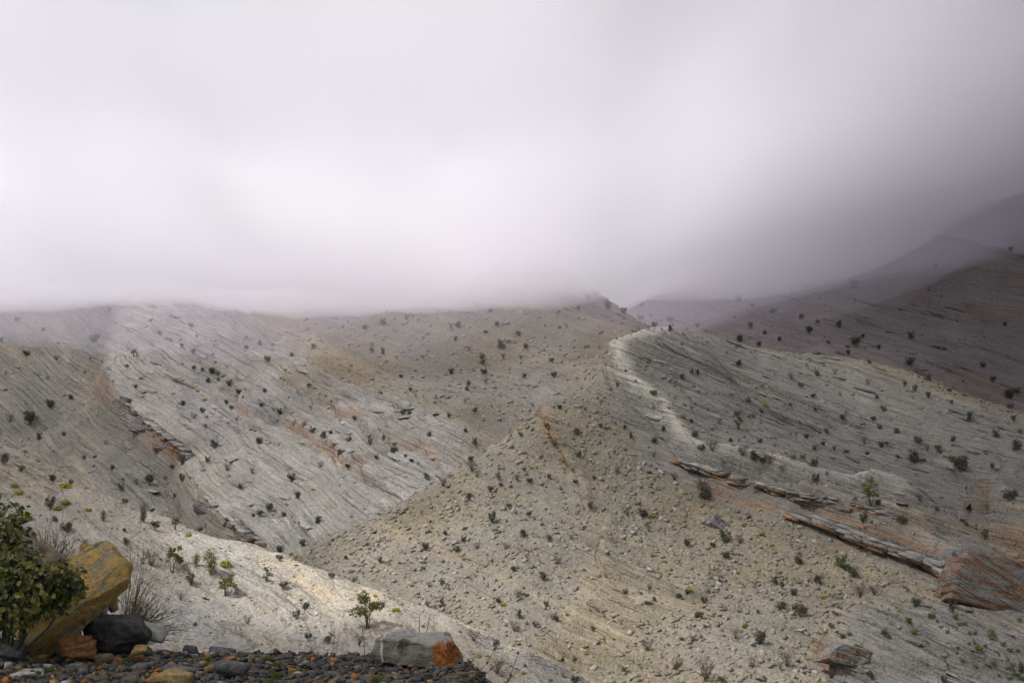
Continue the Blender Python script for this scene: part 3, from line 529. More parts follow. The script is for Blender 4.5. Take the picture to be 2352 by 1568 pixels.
(7,'tree'): '1580,1060,60', (7,'dry'): '1265,585,30 1980,690,50 1695,985,50 2020,1140,30 1375,1220,120 1610,1275,90 1220,930,40 1085,1455,70 1300,1525,120 165,1190,70 650,1410,50 930,1290,50 630,1270,35 480,70,60', (7,'dryo'): '1815,1330,80 1910,1430,60',
(7,'green'): '1650,870,60 1660,1000,30 930,815,70 1240,1120,80 2070,1295,60 2000,1315,50 2160,1350,70',
(7,'yel'): '565,592,35 650,612,25 713,645,30 835,545,30 887,570,40 868,605,40 805,595,30 937,637,25 990,700,30 790,722,25 1145,985,60 1165,1000,30 1085,762,25 1140,790,30 1165,805,30 1250,895,30 1775,905,80 1910,945,25 1865,925,25 2170,1045,35 700,745,25 1040,930,25 235,1340,35 560,1058,30 935,1480,35 905,1510,35 375,1005,25 435,1040,25',
(8,'dark'): '2005,150,50 690,390,50 1005,375,70 490,542,55 670,575,50 775,608,45 720,665,65 910,632,45 845,740,35 115,545,35 270,460,60 355,510,45 825,432,30 760,435,25 1010,480,30 1020,748,75 970,810,40 965,775,35 1065,700,40 1165,775,40 1370,705,60 1365,870,80 1335,865,35 1585,785,35 1480,968,65 1830,893,45 1895,990,50 1105,875,35 1330,1005,35 1395,1045,45 1480,1078,50 1615,1055,45 1640,1040,30 1700,1000,30 2000,1070,90 2050,1060,50 1970,630,40 1730,520,25 1840,715,25 2005,1155,60 1745,1215,70 1820,1130,30 1630,1128,35 1910,1325,65 2065,1310,35 2025,1230,50 1195,1165,50 770,950,50 665,1020,50 750,1085,40 600,1140,40 915,1080,30 1150,1090,35 1130,1235,40 1170,1285,40 1280,1305,55 1415,1365,70 1640,1365,45 1385,1480,90 1690,1520,150 830,1310,40 705,1335,55 930,1240,50 1090,1450,35 1180,1390,60 1215,1395,40 2050,1400,90 1285,1475,35 755,1520,55 960,1440,40 810,1390,40 880,1430,35 655,1250,30 705,890,35 730,855,30 1300,540,25 1530,265,35 1560,450,25 1485,410,25 1730,245,30 1890,1540,40',
(8,'dry'): '1475,1420,55 955,1200,35 1070,1370,50 885,935,35 600,965,60 1095,1000,40', (8,'green'): '1540,1410,45 1555,1435,50 1630,1480,55 680,1472,45 625,1490,40',
}
ZT = {'near_slope': 'near pale slope', 'far_mountain': 'dark far mountainside'}
def zone(nm, X, Y):
    if nm in ZT: return ZT[nm]
    if nm == 'middle_slope':
        if X < 262 and Y < 1010: return 'shaded left recess'
        return 'pale slab slope' if Y > 700 + (X - 500) * 0.5 else 'scree bowl under cloud'
    if Y < 1090 and X > 1400 + max(0, Y - 830) * 0.45: return 'grey ridge top'
    if X < 1380: return "ridge's left scree flank"
    if X > 1900 and Y > 1390: return 'lower right corner ledges'
    return 'layered cliff band' if Y < 1240 else 'rubble below the cliff'
KIND = {'dark': ('evergreen_shrub', 'dark evergreen shrub', 'shrub'), 'dry': ('dry_shrub', 'grey leafless shrub', 'dry shrub'), 'dryo': ('dry_shrub', 'orange-brown dry shrub', 'dry shrub'), 'green': ('green_shrub', 'fresh green shrub', 'shrub'),
        'yel': ('cushion_plant', 'yellow-green cushion plant', 'cushion plant'), 'tree': ('small_tree', 'small spreading tree', 'tree'), 'tall': ('upright_shrub', 'tall upright green shrub', 'shrub')}
PLANTS = []; rnd = random.Random(4)
def place_plants():
    spots = []
    for (tl, kd), txt in PL.items():
        ox, oy, sc = TILES[tl]
        for w in txt.split():
            zx, zy, sz = map(float, w.split(','))
            D = 2352 / 2500; X, Y, W = (ox + zx * sc) * D, (oy + zy * sc) * D, sz * sc * D
            foot = {'tree': 0.55, 'tall': 0.8}.get(kd, 0.42 if kd not in ('yel',) else 0.2) * W
            if any(abs(X - q[0]) + abs(Y - q[1]) < 0.35 * (W + q[2]) and (kd == q[3]) for q in spots): continue
            spots.append((X, Y, W, kd, foot))
    big = sorted((q[2] for q in spots if q[3] == 'dark'), reverse=True); cutoff = big[min(len(big), 300) - 1]; small = []
    for X, Y, W, kd, foot in spots:
        h = hit(X, min(Y + foot, 1700))
        if h is None: continue
        p, S, k, c = h
        size = W / F * p[1] * {'dark': 1.02, 'dry': 1.1, 'tree': 1.45, 'yel': 1.15}.get(kd, 1.15); v = rnd.randrange(7); nm, ds, cat = KIND[kd]
        rz = rnd.uniform(0, 6.28); loc = (p[0], p[1], p[2] - 0.04 * size)
        if kd == 'dark' and W < cutoff: small.append((PROTO['dark1', v], loc, rz, size)); continue
        if (kd in ('tree', 'tall')) or (kd == 'dark' and S['name'] == 'near_slope'):
            o = empty(nm, loc, rz); key = kd
            for me, pn in zip(PROTO[key, v], ('crown', 'trunk') if kd == 'tree' else ('foliage', 'stems')):
                q = bpy.data.objects.new(pn, me); COL.objects.link(q); q.parent = o
        else:
            o = bpy.data.objects.new(nm, PROTO[kd + '1', v]); COL.objects.link(o); o.location = loc; o.rotation_euler[2] = rz
        o.scale = (size, size, size * rnd.uniform(0.85, 1.2)); o['category'] = cat
        PLANTS.append((o, kd, zone(S['name'], X, Y), X, Y))
    rg = np.random.default_rng(88)
    for S_, n_, lo_, hi_ in (('right_ridge', 520, 0.25, 0.7), ('middle_slope', 330, 0.3, 0.8), ('far_mountain', 160, 0.5, 1.3), ('near_slope', 110, 0.12, 0.35)):
        S = next(q for q in SHEETS if q['name'] == S_); V = S['V']; w = (V[..., 1] < V[..., 1].max() * 0.8) * sstep(-0.2, 0.5, fbm(V[..., 0] / 25, V[..., 1] / 25, 990, 3)); w = w.ravel()
        for k in rg.choice(w.size, n_, p=w / w.sum()): p = V.reshape(-1, 3)[k]; small.append((PROTO['dark1', rnd.randrange(7)], tuple(p), rnd.uniform(0, 6.28), lo_ + (hi_ - lo_) * rnd.random() ** 2))
    parts = []
    for me, loc, rz, size in small:
        co = np.empty(len(me.vertices) * 3, np.float32); me.vertices.foreach_get('co', co); co = co.reshape(-1, 3) * size
        c_, s_ = math.cos(rz), math.sin(rz); V = np.stack([co[:, 0] * c_ - co[:, 1] * s_, co[:, 0] * s_ + co[:, 1] * c_, co[:, 2]], -1) + np.array(loc)
        fi = np.empty(len(me.polygons) * 4, np.int32); me.loops.foreach_get('vertex_index', fi); fi = fi.reshape(-1, 4)
        fi = fi[::3]; parts.append((V[fi].reshape(-1, 3), np.arange(len(fi) * 4).reshape(-1, 4)))
    o = mesh_obj('evergreen_scrub', *join(parts), M_DARK); tag(o, 'smallest dark evergreen shrubs dotted over the distant slopes', None, None, 'stuff')
place_plants()
ORD = 'first second third fourth fifth sixth seventh eighth ninth tenth eleventh twelfth thirteenth fourteenth fifteenth sixteenth seventeenth eighteenth nineteenth'.split()
def ordw(k, n):
    if k == 0: return 'leftmost'
    if k == n - 1: return 'rightmost'
    tens = ['twen', 'thir', 'for', 'fif', 'six', 'seven', 'eigh', 'nine']
    k += 1; w = ORD[k - 1] if k < 20 else tens[k // 10 - 2] + 'tieth' if k % 10 == 0 else tens[k // 10 - 2] + 'ty-' + ORD[k % 10 - 1]
    return w + ' from left'
def label_plants():
    cells = {}
    for P in PLANTS: cells.setdefault((P[1], P[2]), []).append(P)
    for (kd, zn), L in cells.items():
        ys = [p[4] for p in L]; lo, hi = min(ys), max(ys) + 1e-3
        nb = 3 if len(L) > 14 else 2 if len(L) > 7 else 1
        bands = {}
        for p in L: bands.setdefault(int((p[4] - lo) / (hi - lo) * nb), []).append(p)
        for b, Q in bands.items():
            Q.sort(key=lambda p: p[3]); wd = {1: [''], 2: ['upper ', 'lower '], 3: ['upper ', 'middle ', 'lower ']}[nb][b]
            if not wd: wd = 'the '
            else: wd = 'the ' + wd
            for k, p in enumerate(Q):
                if len(Q) == 1: p[0]['label'] = 'only ' + KIND[kd][1] + ' on ' + wd + zn
                else: p[0]['label'] = ordw(k, len(Q)) + ' of ' + KIND[kd][1] + 's on ' + wd + zn
                p[0]['group'] = KIND[kd][1] + 's on the ' + zn
label_plants()

# ------------------------------------------------------------------ loose stones on the slopes
def stone_batch(P, N, size, rng, flat=(0.25, 0.6)):
    n = len(P)
    B = np.array([[-1,-1,-1],[1,-1,-1],[1,1,-1],[-1,1,-1],[-1,-1,1],[1,-1,1],[1,1,1],[-1,1,1]], float) * 0.5
    v = B[None] * (1 + rng.uniform(-0.45, 0.25, (n, 8, 3)))
    v = v * np.stack([size * rng.uniform(0.8, 1.5, n), size * rng.uniform(0.5, 1.0, n), size * rng.uniform(*flat, n)], -1)[:, None]
    a = rng.uniform(0, 6.28, n); T = np.stack([np.cos(a), np.sin(a), np.zeros(n)], -1)
    Nn = N + rng.normal(size=(n, 3)) * 0.25; Nn /= np.linalg.norm(Nn, axis=1, keepdims=True)
    U = np.cross(T, Nn); U /= np.linalg.norm(U, axis=1, keepdims=True); W = np.cross(Nn, U)
    V = P[:, None] + v[..., :1] * U[:, None] + v[..., 1:2] * W[:, None] + v[..., 2:] * Nn[:, None]
    Q = np.array([[0,3,2,1],[4,5,6,7],[0,1,5,4],[1,2,6,5],[2,3,7,6],[3,0,4,7]])
    return V.reshape(-1, 3), (np.arange(n)[:, None, None] * 8 + Q[None]).reshape(-1, 4)
def plates(sname, n, lo, hi, thin, name, label, seed, wfun, nbig=0):
    S = next(s for s in SHEETS if s['name'] == sname); rng = np.random.default_rng(seed); V = S['V']
    w = np.maximum(wfun(V, S['hard']), 0) * V[..., 1] ** 0.5; w[:3] = 0; w = w.ravel(); k = rng.choice(w.size, n, p=w / w.sum())
    P = V.reshape(-1, 3)[k]; N = S['N'].reshape(-1, 3)[k]; col = S['rock'].reshape(-1, 3)[k] * rng.uniform(0.85, 1.2, (n, 1)); bed = S['bed'].ravel()[k]
    B = np.tile(np.array([S['slope'], 0.0, 1.0]) / math.hypot(S['slope'], 1), (n, 1)) 
    U = np.cross(B, N); U /= np.linalg.norm(U, axis=1, keepdims=True) + 1e-9; U = U + rng.normal(size=(n, 3)) * 0.08; U /= np.linalg.norm(U, axis=1, keepdims=True)
    B = 0.3 * B + 0.7 * N + rng.normal(size=(n, 3)) * 0.07; B = B - U * (B * U).sum(1, keepdims=True); B /= np.linalg.norm(B, axis=1, keepdims=True); W = np.cross(B, U)
    L = lo + (hi - lo) * rng.uniform(0, 1, n) ** 2.5; wd = L * rng.uniform(0.12, 0.3, n) + 0.3 * lo; th = thin * rng.uniform(0.5, 1.6, n) * (0.6 + 0.4 * L / hi)
    P = P - N * (th * rng.uniform(0.1, 0.5, n))[:, None]
    order = np.argsort(-L); big = set(order[:nbig].tolist())
    Bx = np.array([[-1,-1,-1],[0,-1.1,-1],[1,-.8,-1],[1,1,-1],[-1,1,-1],[-1,-1,1],[0,-1.1,1],[1,-.8,1],[1,1,1],[-1,1,1]], float) * 0.5
    Qd = np.array([[0,4,3,1],[1,3,2,2],[5,6,8,9],[6,7,8,8],[0,1,6,5],[1,2,7,6],[2,3,8,7],[3,4,9,8],[4,0,5,9]])
    jit = 1 + rng.uniform(-0.35, 0.25, (n, 10, 3)) * np.array([1, 1, 0.5]); v = Bx[None] * jit; v[:, :, 1] += rng.uniform(-0.18, 0.18, (n, 10))
    v = v * np.stack([L, wd, th], -1)[:, None]
    X = P[:, None] + v[..., :1] * U[:, None] + v[..., 1:2] * W[:, None] + v[..., 2:] * B[:, None]
    def build(idx, nm, parent=None):
        idx = np.array(idx); m = len(idx); c = P[idx[0]] if parent else np.zeros(3)
        Vv = (X[idx] - c).reshape(-1, 3); Fq = (np.arange(m)[:, None, None] * 10 + Qd[None]).reshape(-1, 4)
        me = bpy.data.meshes.new(nm); me.from_pydata(Vv.tolist(), [], [list(dict.fromkeys(f)) for f in Fq.tolist()]); me.materials.append(S['mat'])
        a = me.attributes.new('rock', 'FLOAT_COLOR', 'POINT'); a.data.foreach_set('color', np.c_[np.repeat(col[idx], 10, 0), np.ones(10 * m)].astype(np.float32).ravel())
        for nm_, ar in (('bed', np.repeat(bed[idx], 10) + v[idx][..., 2].ravel()), ('hard', np.ones(10 * m))):
            a = me.attributes.new(nm_, 'FLOAT', 'POINT'); a.data.foreach_set('value', ar.astype(np.float32))
        o = bpy.data.objects.new(nm, me); COL.objects.link(o)
        if parent: o.parent = parent; o.location = c
        return o
    for k_ in order[:nbig]: build([k_], 'rock_slab', S['obj'])
    tag(build([k_ for k_ in range(n) if k_ not in big], name), label, None, None, 'stuff')
def ledges(sname, pts, beds, seed, blk=(0.8, 3.2), name='rock_block', tilt=0.0):
    """a cliff band as stacked beds of broken blocks along a line on the slope; beds: (height above line, thickness, how far it juts out, colour)"""
    S = next(s for s in SHEETS if s['name'] == sname); rng = np.random.default_rng(seed)
    L = np.array([hit(X, Y, (sname,))[0] for X, Y in pts]); seg = np.linalg.norm(np.diff(L, axis=0), axis=1); cum = np.r_[0, np.cumsum(seg)]
    pt = lambda t: np.array([np.interp(t, cum, L[:, c]) for c in range(3)])
    for z0, th, jut, col, *lim in beds:
        t = -rng.uniform(0, 1.0); stop = cum[-1] * (lim[0] if lim else 1)
        while t < stop:
            ln = rng.uniform(*blk) * (1 + 0.3 * th); a, b = pt(max(t, 0)), pt(min(t + ln, cum[-1])); t += ln
            d = b - a; l = np.linalg.norm(d)
            if l < 0.3: continue
            d /= l; out = np.cross(d, [0, 0, 1.0]); out[2] = 0; out /= np.linalg.norm(out)
            if out[1] > 0: out = -out
            up = np.cross(d, out); up = up if up[2] > 0 else -up
            end = min(1.0, 4 * min(t - ln / 2, cum[-1] - t + ln / 2) / cum[-1] + 0.25)
            if rng.uniform() < (0.3 if th < 0.34 else 0.1) and not lim: continue
            j_ = (jut - 0.4) * end - 0.1 + rng.normal() * (0.28 if not lim else 0.12); dep = 2.2 + max(j_, 0); h_ = th * rng.uniform(0.85, 1.05)
            c = (a + b) / 2 + out * (j_ - dep / 2) + up * (z0 * end + h_ / 2)
            B8 = np.array([[-1,-1,-1],[1,-1,-1],[1,1,-1],[-1,1,-1],[-1,-1,1],[1,-1,1],[1,1,1],[-1,1,1]], float) * 0.5
            v = B8 * np.array([l * 1.02, dep, h_]); v += rng.uniform(-1, 1, (8, 3)) * np.array([0.2, 0.3, 0.09]) * min(1, th + 0.3)
            X8 = v[:, :1] * d + v[:, 1:2] * out + v[:, 2:] * up
            cc = np.array(col) * rng.uniform(0.75, 1.25); cc = cc + (GREY * 0.85 - cc) * rng.uniform(0, 1) ** 2
            o = mesh_obj(name, X8, np.array([[0,3,2,1],[4,5,6,7],[0,1,5,4],[1,2,6,5],[2,3,7,6],[3,0,4,7]]), S['mat'], S['obj'],
                         attrs={'rock': np.tile(cc, (8, 1)), 'bed': (S['slope'] * (c[0] + X8[:, 0]) + c[2] + X8[:, 2]) * 1.6, 'hard': np.ones(8)})
            o.location = c
OR = RUST * 1.2
ledges('right_ridge', [(1800, 1192), (1900, 1230), (2020, 1278), (2130, 1318), (2235, 1388)], [(1.5, 0.5, 1.25, GREY * 0.95), (1.05, 0.45, 1.1, OR * 0.95), (0.7, 0.35, 0.8, OR * 0.8), (2.0, 0.3, 0.7, GREY * 0.9)], 31, (1.5, 5.0))
ledges('right_ridge', [(1540, 1062), (1640, 1100), (1800, 1145), (1930, 1170), (2060, 1195)], [(0.32 * k - 0.2, 0.3, (0.0, 0.3, 0.0, 0.3, 0.1)[k], (GREY * 0.85, OR * 0.85, GREY * 0.85, RUST, GREY)[k]) for k in range(5)], 33, (0.6, 2.6))
ledges('middle_slope', [(262, 915), (305, 965), (365, 1015), (428, 1058)], [(0.4 * k - 0.2, 0.4, (0.0, 0.2, 0.0, 0.3, 0.1, 0.4)[k], (OR * 0.8, RUST * 0.8, DARK * 1.2, RUST * 0.8, DARK * 1.3, GREY)[k]) for k in range(6)], 37, (0.8, 2.8))
ledges('middle_slope', [(430, 1090), (475, 1170), (545, 1230), (610, 1260)], [(0.4 * k - 0.2, 0.4, (0.0, 0.2, 0.0, 0.3)[k], (RUST * 0.8, DARK * 1.2, RUST * 0.7, GREY)[k]) for k in range(4)], 38, (0.8, 2.8))
def stone_mat(name, fine=6.0):
    m = NT(name, 0.9, 0.15); col = m.n('ShaderNodeAttribute', attribute_name='rock').outputs['Color']
    pos = m.n('ShaderNodeNewGeometry').outputs['Position']; g = m.noise(pos, fine, 4)
    m.l(m.mix(1.0, col, m.ramp(g, [(0.3, (0.75, 0.74, 0.73)), (0.7, (1.2, 1.19, 1.17))]), 'MULTIPLY'), m.b.inputs['Base Color'])
    return m.m
M_STONE = stone_mat('loose_limestone')
def scree(sname, n, smin, smax, name, label, seed, wfun):
    S = next(s for s in SHEETS if s['name'] == sname); rng = np.random.default_rng(seed)
    V = S['V']; w = wfun(V, S['hard']) * V[..., 1] ** 0.5; w[:2] = 0; w = w.ravel(); w = np.maximum(w, 0); k = rng.choice(w.size, n, p=w / w.sum())
    size = smin + (smax - smin) * rng.uniform(0, 1, n) ** (4 if smax > 0.5 else 2)
    P = V.reshape(-1, 3)[k] + rng.uniform(-0.15, 0.15, (n, 3)) * np.array([1, 1, 0])
    Vs, Fs = stone_batch(P, S['N'].reshape(-1, 3)[k], size, rng)
    t = rng.uniform(0, 1, n)[:, None]; c = (TAN * (1 - t) + GREY * t) * rng.uniform(0.6, 1.2, n)[:, None]
    r = rng.uniform(0, 1, n) < (0.3 if sname == 'near_slope' else 0.015); c[r] = RUST * 0.9 if sname != 'near_slope' else np.array([0.33, 0.25, 0.12])
    o = mesh_obj(name, Vs, Fs, M_STONE, attrs={'rock': np.repeat(c, 8, 0)}); tag(o, label, None, None, 'stuff')
plates('right_ridge', 700, 0.8, 6, 0.26, 'rock_plates', 'broken rock plates of the right ridge strata', 11, lambda V, h: (h - 0.25) * (V[..., 1] < 335), 150)
plates('middle_slope', 800, 0.9, 7, 0.24, 'rock_plates', 'broken rock plates on the pale slab slope', 12, lambda V, h: (h - 0.3) * (V[..., 1] < 430), 150)
plates('far_mountain', 450, 1.5, 9, 0.4, 'rock_plates', 'rock ledges on the far mountainside', 13, lambda V, h: (h - 0.3) * (V[..., 1] < 600))
plates('near_slope', 1500, 0.25, 2.2, 0.07, 'rock_plates', 'thin broken plates on the near pale slope', 14, lambda V, h: (h - 0.2) * (V[..., 1] < 180), 120)
scree('right_ridge', 30000, 0.18, 0.95, 'scree', 'loose angular stones strewn over the right ridge', 1, lambda V, h: (1.05 - h) * (V[..., 1] < 330))
scree('middle_slope', 9000, 0.25, 1.2, 'scree', 'loose stones strewn over the scree bowl', 2, lambda V, h: (1.02 - h) * (V[..., 1] < 430))
scree('near_slope', 9000, 0.05, 0.28, 'scree', 'small rubble scattered on the near pale slope', 3, lambda V, h: (1.2 - h) * (V[..., 1] < 180))

# ------------------------------------------------------------------ foreground ledge
GZ = -1.48
def ground_z(x, y):
    x = np.asarray(x, float); y = np.asarray(y, float)
    z = GZ + 0.05 * fbm(x / 0.9, y / 0.9, 600, 3) + 0.03 * sstep(-2.0, -4.2, x)
    rim = 11.65 + 0.25 * n2(x / 1.1, x * 0 + 3, 610); z = z - 0.9 * np.maximum(y - rim, 0) ** 1.25
    edge = -0.36 + 0.08 * n2(y / 0.5, y * 0 + 8, 611) - 0.09 * (y - 10); z = z - 0.85 * np.maximum(x - edge, 0) ** 1.1
    return z
def fg_mat(name, stops, scale=3.0, bump=0.5, streak=None, patch=None, rough=0.8, spec=0.25):
    """weathered rock: broad colour patches, fine grain, optional streaks along one axis and stained patches"""
    m = NT(name, rough, spec); oc = m.n('ShaderNodeTexCoord').outputs['Object']; v = oc
    if streak:
        mp = m.n('ShaderNodeMapping'); mp.inputs['Scale'].default_value = streak; m.l(oc, mp.inputs['Vector']); v = mp.outputs[0]
    a = m.noise(v, scale, 6, 0.65); b = m.noise(oc, scale * 7, 5, 0.7)
    c = m.ramp(m.math('ADD', m.math('MULTIPLY', a, 0.8), m.math('MULTIPLY', b, 0.2)), stops)
    if patch: 
        p = m.noise(oc, patch[1], 4, 0.6); c = m.mix(m.ramp(p, [(patch[2], (0, 0, 0)), (patch[2] + 0.06, (1, 1, 1))]), c, patch[0])
    c = m.mix(1.0, c, m.ramp(b, [(0.25, (0.55, 0.55, 0.55)), (0.5, (1, 1, 1)), (0.8, (1.35, 1.35, 1.35))]), 'MULTIPLY')
    m.l(c, m.b.inputs['Base Color'])
    h = m.math('ADD', a, m.math('MULTIPLY', b, 0.5)); m.l(m.bump(h, bump, 0.05), m.b.inputs['Normal'])
    return m.m
ICO = {}
def ico(sub):
    if sub not in ICO:
        bm = bmesh.new(); bmesh.ops.create_icosphere(bm, subdivisions=sub, radius=1)
        ICO[sub] = (np.array([v.co[:] for v in bm.verts]), np.array([[v.index for v in f.verts] for f in bm.faces])); bm.free()
    return ICO[sub]
def rock_geo(seed, dims, cuts=12, sub=4, rough=0.05, box=0.0, lay=0.0, layax=2, planes=None):
    """angular rock: sphere directions pushed out to a many-sided solid, then chipped and layered"""
    rng = np.random.default_rng(seed); D_, Fq = ico(sub)
    Pn = rng.normal(size=(cuts, 3)); Pn /= np.linalg.norm(Pn, axis=1, keepdims=True); hh = rng.uniform(0.62, 1.0, cuts)
    bx = np.array([[1,0,0],[-1,0,0],[0,1,0],[0,-1,0],[0,0,1],[0,0,-1]], float) + rng.normal(size=(6, 3)) * 0.12; bx /= np.linalg.norm(bx, axis=1, keepdims=True)
    Pn = np.r_[Pn, bx]; hh = np.r_[hh + box * 0.35, rng.uniform(0.8, 0.95, 6) - 0.1 * box]
    if planes is not None: Pn = np.array([p[:3] for p in planes], float); Pn /= np.linalg.norm(Pn, axis=1, keepdims=True); hh = np.array([p[3] for p in planes])
    dt = D_ @ Pn.T; r = np.where(dt > 1e-3, hh / np.maximum(dt, 1e-3), 9).min(1); V = D_ * r[:, None]
    d = 0.5 * n3(V[:, 0] * 2.2 + seed, V[:, 1] * 2.2, V[:, 2] * 2.2, seed) + 0.3 * n3(V[:, 0] * 5, V[:, 1] * 5 + seed, V[:, 2] * 5, seed + 1) + 0.18 * n3(V[:, 0] * 12, V[:, 1] * 12, V[:, 2] * 12, seed + 2)
    w = n3(V[:, 0] * 1.7, V[:, 1] * 1.7, V[:, 2] * 1.7 + seed, seed + 8); d = d + 0.7 * (np.round(w * 4) / 4 - w * 0.3)            # chipped steps
    d = d + 0.9 * (0.6 - np.abs(n3(V[:, 0] * 2.6, V[:, 1] * 2.6 + seed, V[:, 2] * 2.6, seed + 9)) * 1.6)
    if lay: d = d + lay * (layer(V[:, layax] * 1.0 + 0.12 * n3(V[:, 0] * 2, V[:, 1] * 2, V[:, 2] * 2, seed + 5), 0.16, seed + 6, 0.2) - 0.5) * 2
    V = V + D_ * d[:, None] * rough
    return (V - (V.max(0) + V.min(0)) / 2) * (np.array(dims) / (V.max(0) - V.min(0))), Fq
def shard(seed, dims):
    rng = np.random.default_rng(seed); bm = bmesh.new()
    p = rng.normal(size=(13, 3)); p /= np.linalg.norm(p, axis=1, keepdims=True); p *= rng.uniform(0.75, 1.0, (13, 1))
    for q in p: bm.verts.new(q * np.array(dims) / 2)
    r = bmesh.ops.convex_hull(bm, input=bm.verts); bmesh.ops.delete(bm, geom=[g for g in r['geom_interior'] if isinstance(g, bmesh.types.BMVert)], context='VERTS')
    bm.verts.index_update(); V = np.array([v.co[:] for v in bm.verts]); Fq = np.array([[v.index for v in f.verts] for f in bm.faces if len(f.verts) == 3]); bm.free(); return V, Fq
def rock(name, seed, loc, dims, rot, mat, label, cat='rock', group=None, parent=None, **kw):
    V, Fq = rock_geo(seed, dims, **kw); o = mesh_obj(name, V, Fq, mat, parent); o.location = loc; o.rotation_euler = [math.radians(r) for r in rot]
    if label: tag(o, label, cat, group)
    return o
def fg(zx, zy, d, tile=1):
    ox, oy, sc = TILES[tile]; D = 2352 / 2500; return Vector(at((ox + zx * sc) * D, (oy + zy * sc) * D, d))

xs = np.arange(-6.5, 1.6, 0.045); ys = np.arange(6.2, 14, 0.045); gx, gy = np.meshgrid(xs, ys); gz = ground_z(gx, gy) + 0.012 * fbm(gx / 0.12, gy / 0.12, 640, 3)
i = np.arange(gx.size).reshape(gx.shape)
M_SOIL = fg_mat('stony_soil', [(0.3, (0.03, 0.026, 0.022)), (0.5, (0.075, 0.062, 0.048)), (0.7, (0.14, 0.105, 0.07))], 5, 0.8)
tag(mesh_obj('ledge', np.stack([gx, gy, gz], -1).reshape(-1, 3), np.stack([i[:-1, :-1], i[:-1, 1:], i[1:, 1:], i[1:, :-1]], -1).reshape(-1, 4), M_SOIL), 'stony foreground ledge at the bottom left', None, None, 'structure')

K_SLATE = fg_mat('slate', [(0.3, (0.035, 0.036, 0.04)), (0.5, (0.085, 0.087, 0.093)), (0.72, (0.19, 0.19, 0.195))], 6, 0.8, patch=((0.17, 0.12, 0.07), 6, 0.6))
K_BROWN = fg_mat('brown_stone', [(0.3, (0.07, 0.052, 0.036)), (0.5, (0.15, 0.115, 0.078)), (0.72, (0.25, 0.20, 0.14))], 4, 0.6)
K_ORANGE = fg_mat('rusty_stone', [(0.3, (0.07, 0.028, 0.012)), (0.45, (0.17, 0.07, 0.024)), (0.6, (0.25, 0.12, 0.045)), (0.75, (0.36, 0.2, 0.09))], 4, 0.8)
K_OCHRE = fg_mat('ochre_stone', [(0.3, (0.11, 0.075, 0.03)), (0.5, (0.22, 0.15, 0.06)), (0.72, (0.34, 0.26, 0.13))], 4, 0.6)
K_PALE = fg_mat('pale_stone', [(0.3, (0.16, 0.155, 0.15)), (0.5, (0.28, 0.27, 0.25)), (0.72, (0.42, 0.40, 0.36))], 4, 0.6, patch=((0.36, 0.21, 0.07), 5, 0.62))
K_SLAB = fg_mat('yellow_slab_rock', [(0.28, (0.06, 0.04, 0.02)), (0.38, (0.19, 0.16, 0.11)), (0.45, (0.27, 0.22, 0.12)), (0.51, (0.46, 0.26, 0.035)), (0.57, (0.25, 0.2, 0.12)), (0.64, (0.30, 0.24, 0.14)), (0.72, (0.52, 0.28, 0.04))], 4.5, 1.0, streak=(0.8, 2.2, 3.0))
K_DARKB = fg_mat('dark_boulder_rock', [(0.3, (0.018, 0.017, 0.017)), (0.5, (0.05, 0.046, 0.043)), (0.72, (0.11, 0.10, 0.09))], 4, 1.0, patch=((0.15, 0.07, 0.025), 4, 0.63))
K_BOULD = fg_mat('grey_boulder_rock', [(0.3, (0.06, 0.055, 0.05)), (0.45, (0.15, 0.138, 0.12)), (0.58, (0.23, 0.21, 0.175)), (0.75, (0.36, 0.35, 0.33))], 3.0, 0.9)
d0 = 10.8; K = 8.674e-5 * d0
# the tilted yellow slab, and the rocks around it
SLABP = [(1, 0.15, 0.1, 1.0), (0.8, 0.1, 0.75, 1.02), (-1, 0, 0, 1.1), (0.05, 1, 0, 0.62), (0, -1, 0.06, 0.55), (0, 0.05, 1, 0.34), (0.1, -0.1, -1, 0.34), (0.9, -0.7, -0.2, 1.0), (0.75, 0.8, 0.3, 1.02), (-0.5, 0.9, 0.5, 0.85), (0.25, -0.8, 0.8, 0.62), (0.9, -0.3, 0.6, 0.98)]
o = rock('tilted_slab', 11, fg(600, 870, 10.85), (1.0, 0.50, 0.27), (0, 0, 0), K_SLAB, 'big yellow-stained grey slab leaning over the dark boulder', sub=6, rough=0.05, lay=0.4, planes=SLABP)
o.matrix_world = Matrix.Translation(o.location) @ Matrix.Rotation(math.radians(12), 4, 'Z') @ Matrix.Rotation(math.radians(-39), 4, 'Y') @ Matrix.Rotation(math.radians(48), 4, 'X')
rock('boulder', 12, fg(955, 1150, 11.0), (0.54, 0.42, 0.31), (0, 8, 0), K_DARKB, 'dark grey angular boulder propping up the yellow slab', cuts=14, sub=5, rough=0.07, lay=0.2)
rock('boulder', 13, fg(640, 1265, 10.6), (0.29, 0.25, 0.19), (5, -5, 20), K_ORANGE, 'rough rusty orange rock in front of the yellow slab', cuts=9, sub=5, rough=0.2, lay=0.4)
rock('rock', 14, fg(1140, 1296, 10.5), (0.125, 0.1, 0.083), (0, 0, 10), K_OCHRE, 'small rounded ochre stone right of the dark boulder', cuts=8, sub=4, rough=0.05)
rock('rock', 15, fg(570, 1150, 10.95), (0.22, 0.2, 0.13), (0, -15, 0), K_BROWN, 'brown stone wedged under the yellow slab', cuts=10)
rock('rock', 16, fg(1240, 1150, 11.25), (0.24, 0.2, 0.14), (0, 25, 0), K_PALE, 'grey stone with orange stain behind the dark boulder', cuts=10)
rock('rock', 17, fg(910, 900, 11.2), (0.12, 0.12, 0.17), (0, -25, 0), K_OCHRE, 'tan stone squeezed between yellow slab and dark boulder', cuts=9)
